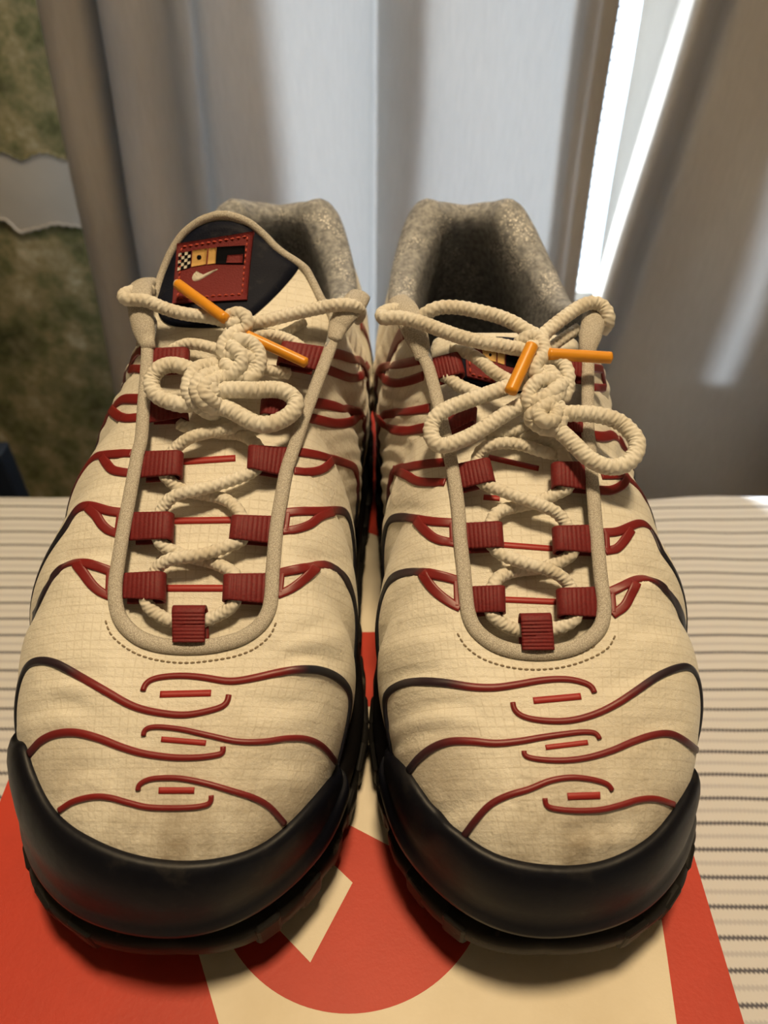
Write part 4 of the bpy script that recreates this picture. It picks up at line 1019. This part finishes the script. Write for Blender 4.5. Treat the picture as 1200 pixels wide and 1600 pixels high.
q3 = Z(580, 450, .2); q4 = Z(780, 450, .2)
B.laces = [
    (L3(t5, (415, 1065, .001), (425, 1130, .001), (470, 1172, .0005), (530, 1205, .0), (600, 1222, .0), (670, 1227, .0), (750, 1208, .0), (820, 1185, .0005), (868, 1145, .001), (865, 1065, .001), (835, 990, .001), (800, 945, .002), (740, 908, .003), (660, 882, .0035), (580, 860, .003), (500, 830, .002), (445, 795, .001), (410, 720, .001), (425, 655, .001), (445, 613, .0), (490, 587, -.001), (560, 572, -.0015), (640, 555, -.0015), (710, 530, -.001), (775, 500, .0), (830, 470, .001), (835, 400, .001), (808, 325, .001), (780, 270, .001), (720, 228, .001), (640, 205, .001), (550, 195, .0), (450, 205, .0)), R1),
    (L3(t5, (415, 1065, .001), (435, 985, .001), (460, 945, .0), (510, 917, -.001), (580, 902, -.0015), (660, 895, -.0015), (740, 878, -.001), (800, 850, .0), (850, 810, .001), (850, 730, .001), (812, 660, .001), (770, 607, .002), (710, 575, .003), (640, 550, .0035), (560, 520, .003), (480, 490, .002), (420, 467, .0015), (370, 440, .001), (345, 380, .001), (352, 320, .001), (372, 280, .002), (420, 252, .003), (500, 240, .003), (580, 250, .003), (660, 275, .002), (720, 292, .001), (780, 300, -.001)), R1),
    (L3(t5, (400, 210, .001), (480, 190, .002), (560, 170, .002), (640, 140, .002)), R1),
    (L3(q3, (240, 165, .000), (160, 172, .002), (100, 190, .004), (76, 218, .007), (105, 238, .009), (190, 230, .010), (300, 246, .010), (420, 282, .010), (560, 335, .010), (700, 383, .010), (850, 420, .010), (1000, 447, .010), (1120, 470, .009), (1220, 480, .008)), .0020),
    (L3(q3, (380, 240, .000), (420, 205, .003), (480, 170, .005), (560, 150, .006), (700, 155, .007), (850, 185, .008), (1000, 225, .008), (1130, 280, .008)) + L3(q4, (200, 325, .008), (290, 370, .007)), .0020),
    (L3(q4, (290, 420, .007), (340, 370, .008), (420, 300, .008), (520, 222, .007), (620, 152, .006), (720, 115, .005), (800, 138, .004), (845, 200, .003), (850, 270, .001), (810, 330, -.003)), .0020),
    (L3(q4, (390, 480, .002), (450, 430, .001), (520, 380, .0), (610, 320, -.002)), R1),
    (L3(q3, (640, 470, .001), (710, 490, .003), (800, 530, .004), (880, 590, .005), (950, 650, .006), (1050, 710, .006), (1120, 740, .006)), .0018),
    (L3(q3, (570, 690, .0), (620, 712, .001), (680, 760, .002), (760, 795, .003), (850, 830, .003)), .0018),
    # knot
    (L3(q4, (150, 440, .008), (200, 395, .010), (270, 378, .011), (330, 415, .012), (352, 490, .012), (325, 560, .011), (290, 620, .010)), .0019),
    (L3(q4, (230, 460, .010), (300, 450, .0115), (345, 400, .010)), .0018),
    (L3(q4, (330, 540, .012), (280, 600, .0125), (285, 660, .012), (340, 690, .011), (375, 640, .0105)), R2),
    (L3(q4, (370, 570, .009), (440, 560, .010), (505, 600, .010), (535, 680, .010), (530, 770, .009), (505, 850, .008), (440, 850, .008)), R2),
    (L3(q4, (440, 690, .011), (380, 715, .0125), (300, 730, .013), (240, 800, .012), (228, 880, .011), (265, 945, .010)), R2),
    (L3(q4, (500, 740, .010), (440, 790, .0125), (370, 850, .013), (300, 880, .012), (260, 900, .011)), R2),
    (L3(q4, (380, 640, .011), (430, 700, .0115), (470, 780, .011), (450, 850, .010)), R2),
    (L3(q4, (450, 840, .011), (380, 905, .013), (300, 965, .013), (240, 1010, .011), (310, 1075, .010), (395, 1105, .010), (465, 1060, .010), (490, 980, .010), (445, 910, .011)), R2),
    (L3(q4, (300, 980, .013), (350, 1040, .0135), (420, 1030, .0125), (440, 960, .012), (390, 930, .0125)), R2),
    # bow loops
    (L3(q4, (240, 720, .007), (150, 745, .008)) + L3(q3, (1040, 782, .009), (900, 830, .009), (760, 880, .009), (620, 932, .009), (520, 990, .009), (472, 1070, .008), (472, 1160, .008), (525, 1228, .008), (620, 1220, .008), (740, 1172, .008), (860, 1108, .008), (980, 1030, .008), (1100, 955, .008), (1200, 900, .008), (1260, 880, .007)), .0021),
    (L3(q4, (430, 960, .009), (500, 980, .010), (600, 980, .010), (720, 985, .010), (850, 1010, .010), (960, 1060, .009), (1040, 1140, .009)) + L3(t5, (1185, 235, .009), (1172, 305, .009), (1110, 358, .009), (1020, 362, .009), (930, 318, .009), (860, 250, .009), (790, 185, .009), (740, 150, .008)), .0022),
]
B.aglets = [((831, 540, .0155), (798, 612, .0145), .0019), ((857, 553, .0125), (954, 559, .0105), .0018)]
for S, r in ((A, ra), (B, rb)): lace(S, r)

# ------------------------------------------------------------------ tongue flap, label and badges
q7 = Z(240, 330, .2)
lf = poly_patch(A, 'tongue_flap', q7((30, 680), (60, 590), (100, 480), (150, 355), (230, 228), (330, 140), (450, 88), (570, 78), (690, 106), (800, 156), (900, 226), (1000, 316), (1112, 402), (1126, 450), (1000, 610), (880, 730), (760, 830), (640, 880), (500, 910), (300, 912), (130, 890), (50, 820)), 'leather', ra, .0011, n=120)
lf['label'] = 'navy leather flap'
lab = quad_patch(A, 'tongue_label', q7((205, 270), (778, 170), (735, 715), (165, 745)), 'label', ra, .0019, thick=.0012)
lab['label'] = 'red woven label with flags and a white swoosh'
def onlab(S, name, Q, mat, lab, lift=.0022): return quad_patch(S, name, Q, mat, lab, lift, 5, 5, thick=.0003)
cq = np.array(q7((220, 348), (315, 328), (308, 460), (210, 490)))
onlab(A, 'flag_ground', cq, 'black', lab, .0021)
for i in range(4):
    for j in range(5):
        if (i + j) % 2 == 1: continue
        def pt(u, v): return tuple((cq[0] * (1 - u) + cq[1] * u) * (1 - v) + (cq[3] * (1 - u) + cq[2] * u) * v)
        onlab(A, 'flag_square', [pt(i / 4 + .01, j / 5 + .01), pt((i + 1) / 4 - .01, j / 5 + .01), pt((i + 1) / 4 - .01, (j + 1) / 5 - .01), pt(i / 4 + .01, (j + 1) / 5 - .01)], 'ivory', lab, .0023)
onlab(A, 'flag_panel', q7((325, 325), (435, 308), (425, 437), (315, 455)), 'gold', lab)
poly_patch(A, 'flag_dot', [(315 + 5.8 * math.cos(a), 406 + 6.2 * math.sin(a)) for a in np.linspace(0, 2 * math.pi, 12, endpoint=False)], 'black', lab, .0025, n=24, rings=3, thick=.0003)
onlab(A, 'flag_panel', q7((447, 308), (503, 302), (497, 430), (437, 437)), 'gold', lab)
onlab(A, 'flag_panel', q7((507, 297), (718, 288), (712, 437), (499, 432)), 'black', lab)
onlab(A, 'flag_panel', q7((590, 366), (706, 360), (702, 430), (580, 428)), 'label', lab, .0025)
poly_patch(A, 'swoosh', q7((340, 487), (330, 512), (336, 534), (356, 542), (390, 536), (440, 514), (490, 488), (538, 463), (500, 492), (450, 524), (400, 556), (360, 576), (328, 582), (306, 570), (302, 548), (312, 520)), 'ivory', lab, .0023, n=0 or 80, rings=5, thick=.0003)
def threads(S, Q, lab, step=9, inset=.07):
    Q = np.array(Q, float); c = Q.mean(0); q = c + (Q - c) * (1 - 2 * inset); a = Acc()
    for k in range(4):
        p, e = q[k], q[(k + 1) % 4]; n = int(np.linalg.norm(e - p) / step)
        for i in range(n):
            u = p + (e - p) * (i + .2) / n; w = p + (e - p) * (i + .75) / n
            h = hit(S, *u, ('ton',)); h2 = hit(S, *w, ('ton',))
            if h is None or h2 is None: continue
            P = np.array([h[0] + h[1] * .0018, (h[0] + h2[0]) / 2 + h[1] * .0023, h2[0] + h2[1] * .0018]); V, F, uv = tube_vf(P, .00028, 5, up=h[1]); a.add(V, F, uv)
    if a.n: o = a.obj('label_stitching', MT['thread'], lab); o['kind'] = 'stuff'
threads(A, q7((205, 270), (778, 170), (735, 715), (165, 745)), lab)
# silver rim along the top of the tall tongue
GT = A.tong_G; i0 = 58
P = np.vstack([GT[i0:, 0], GT[-1, 1:-1:4], GT[i0:, -1][::-1]]); P = catmull(P[::2], 200); Nn = np.tile(unit(np.array([0, -.7, .7])), (len(P), 1))
V, F, uv = tube_vf(P + Nn * .0003, .0014, 10, N=Nn); mesh_obj('tongue_rim', V, F, MT['piping'], ra, uv=uv)
# label on the sunken tongue
poly_patch(B, 'tongue_flap', [(712, 545), (735, 532), (790, 528), (850, 540), (868, 570), (850, 600), (800, 616), (750, 606), (718, 586)], 'leather', rb, .0009, n=60)
labB = quad_patch(B, 'tongue_label', [(728, 540), (816, 552), (806, 612), (731, 592)], 'label', rb, .0017, thick=.0010)
onlab(B, 'flag_panel', [(754, 551), (775, 556), (775, 571), (756, 566)], 'gold', labB, .0020)
onlab(B, 'flag_panel', [(777, 557), (788, 559), (787, 575), (777, 572)], 'gold', labB, .0020)
onlab(B, 'flag_panel', [(790, 560), (811, 564), (809, 581), (789, 576)], 'black', labB, .0020)
poly_patch(B, 'flag_dot', [(766 + 3.6 * math.cos(a), 560 + 4 * math.sin(a)) for a in np.linspace(0, 2 * math.pi, 12, endpoint=False)], 'black', labB, .0023, n=24, rings=3, thick=.0003)
threads(B, [(728, 540), (816, 552), (806, 612), (731, 592)], labB)

for o in list(bpy.data.objects):
    if '_org' in o: del o['_org']
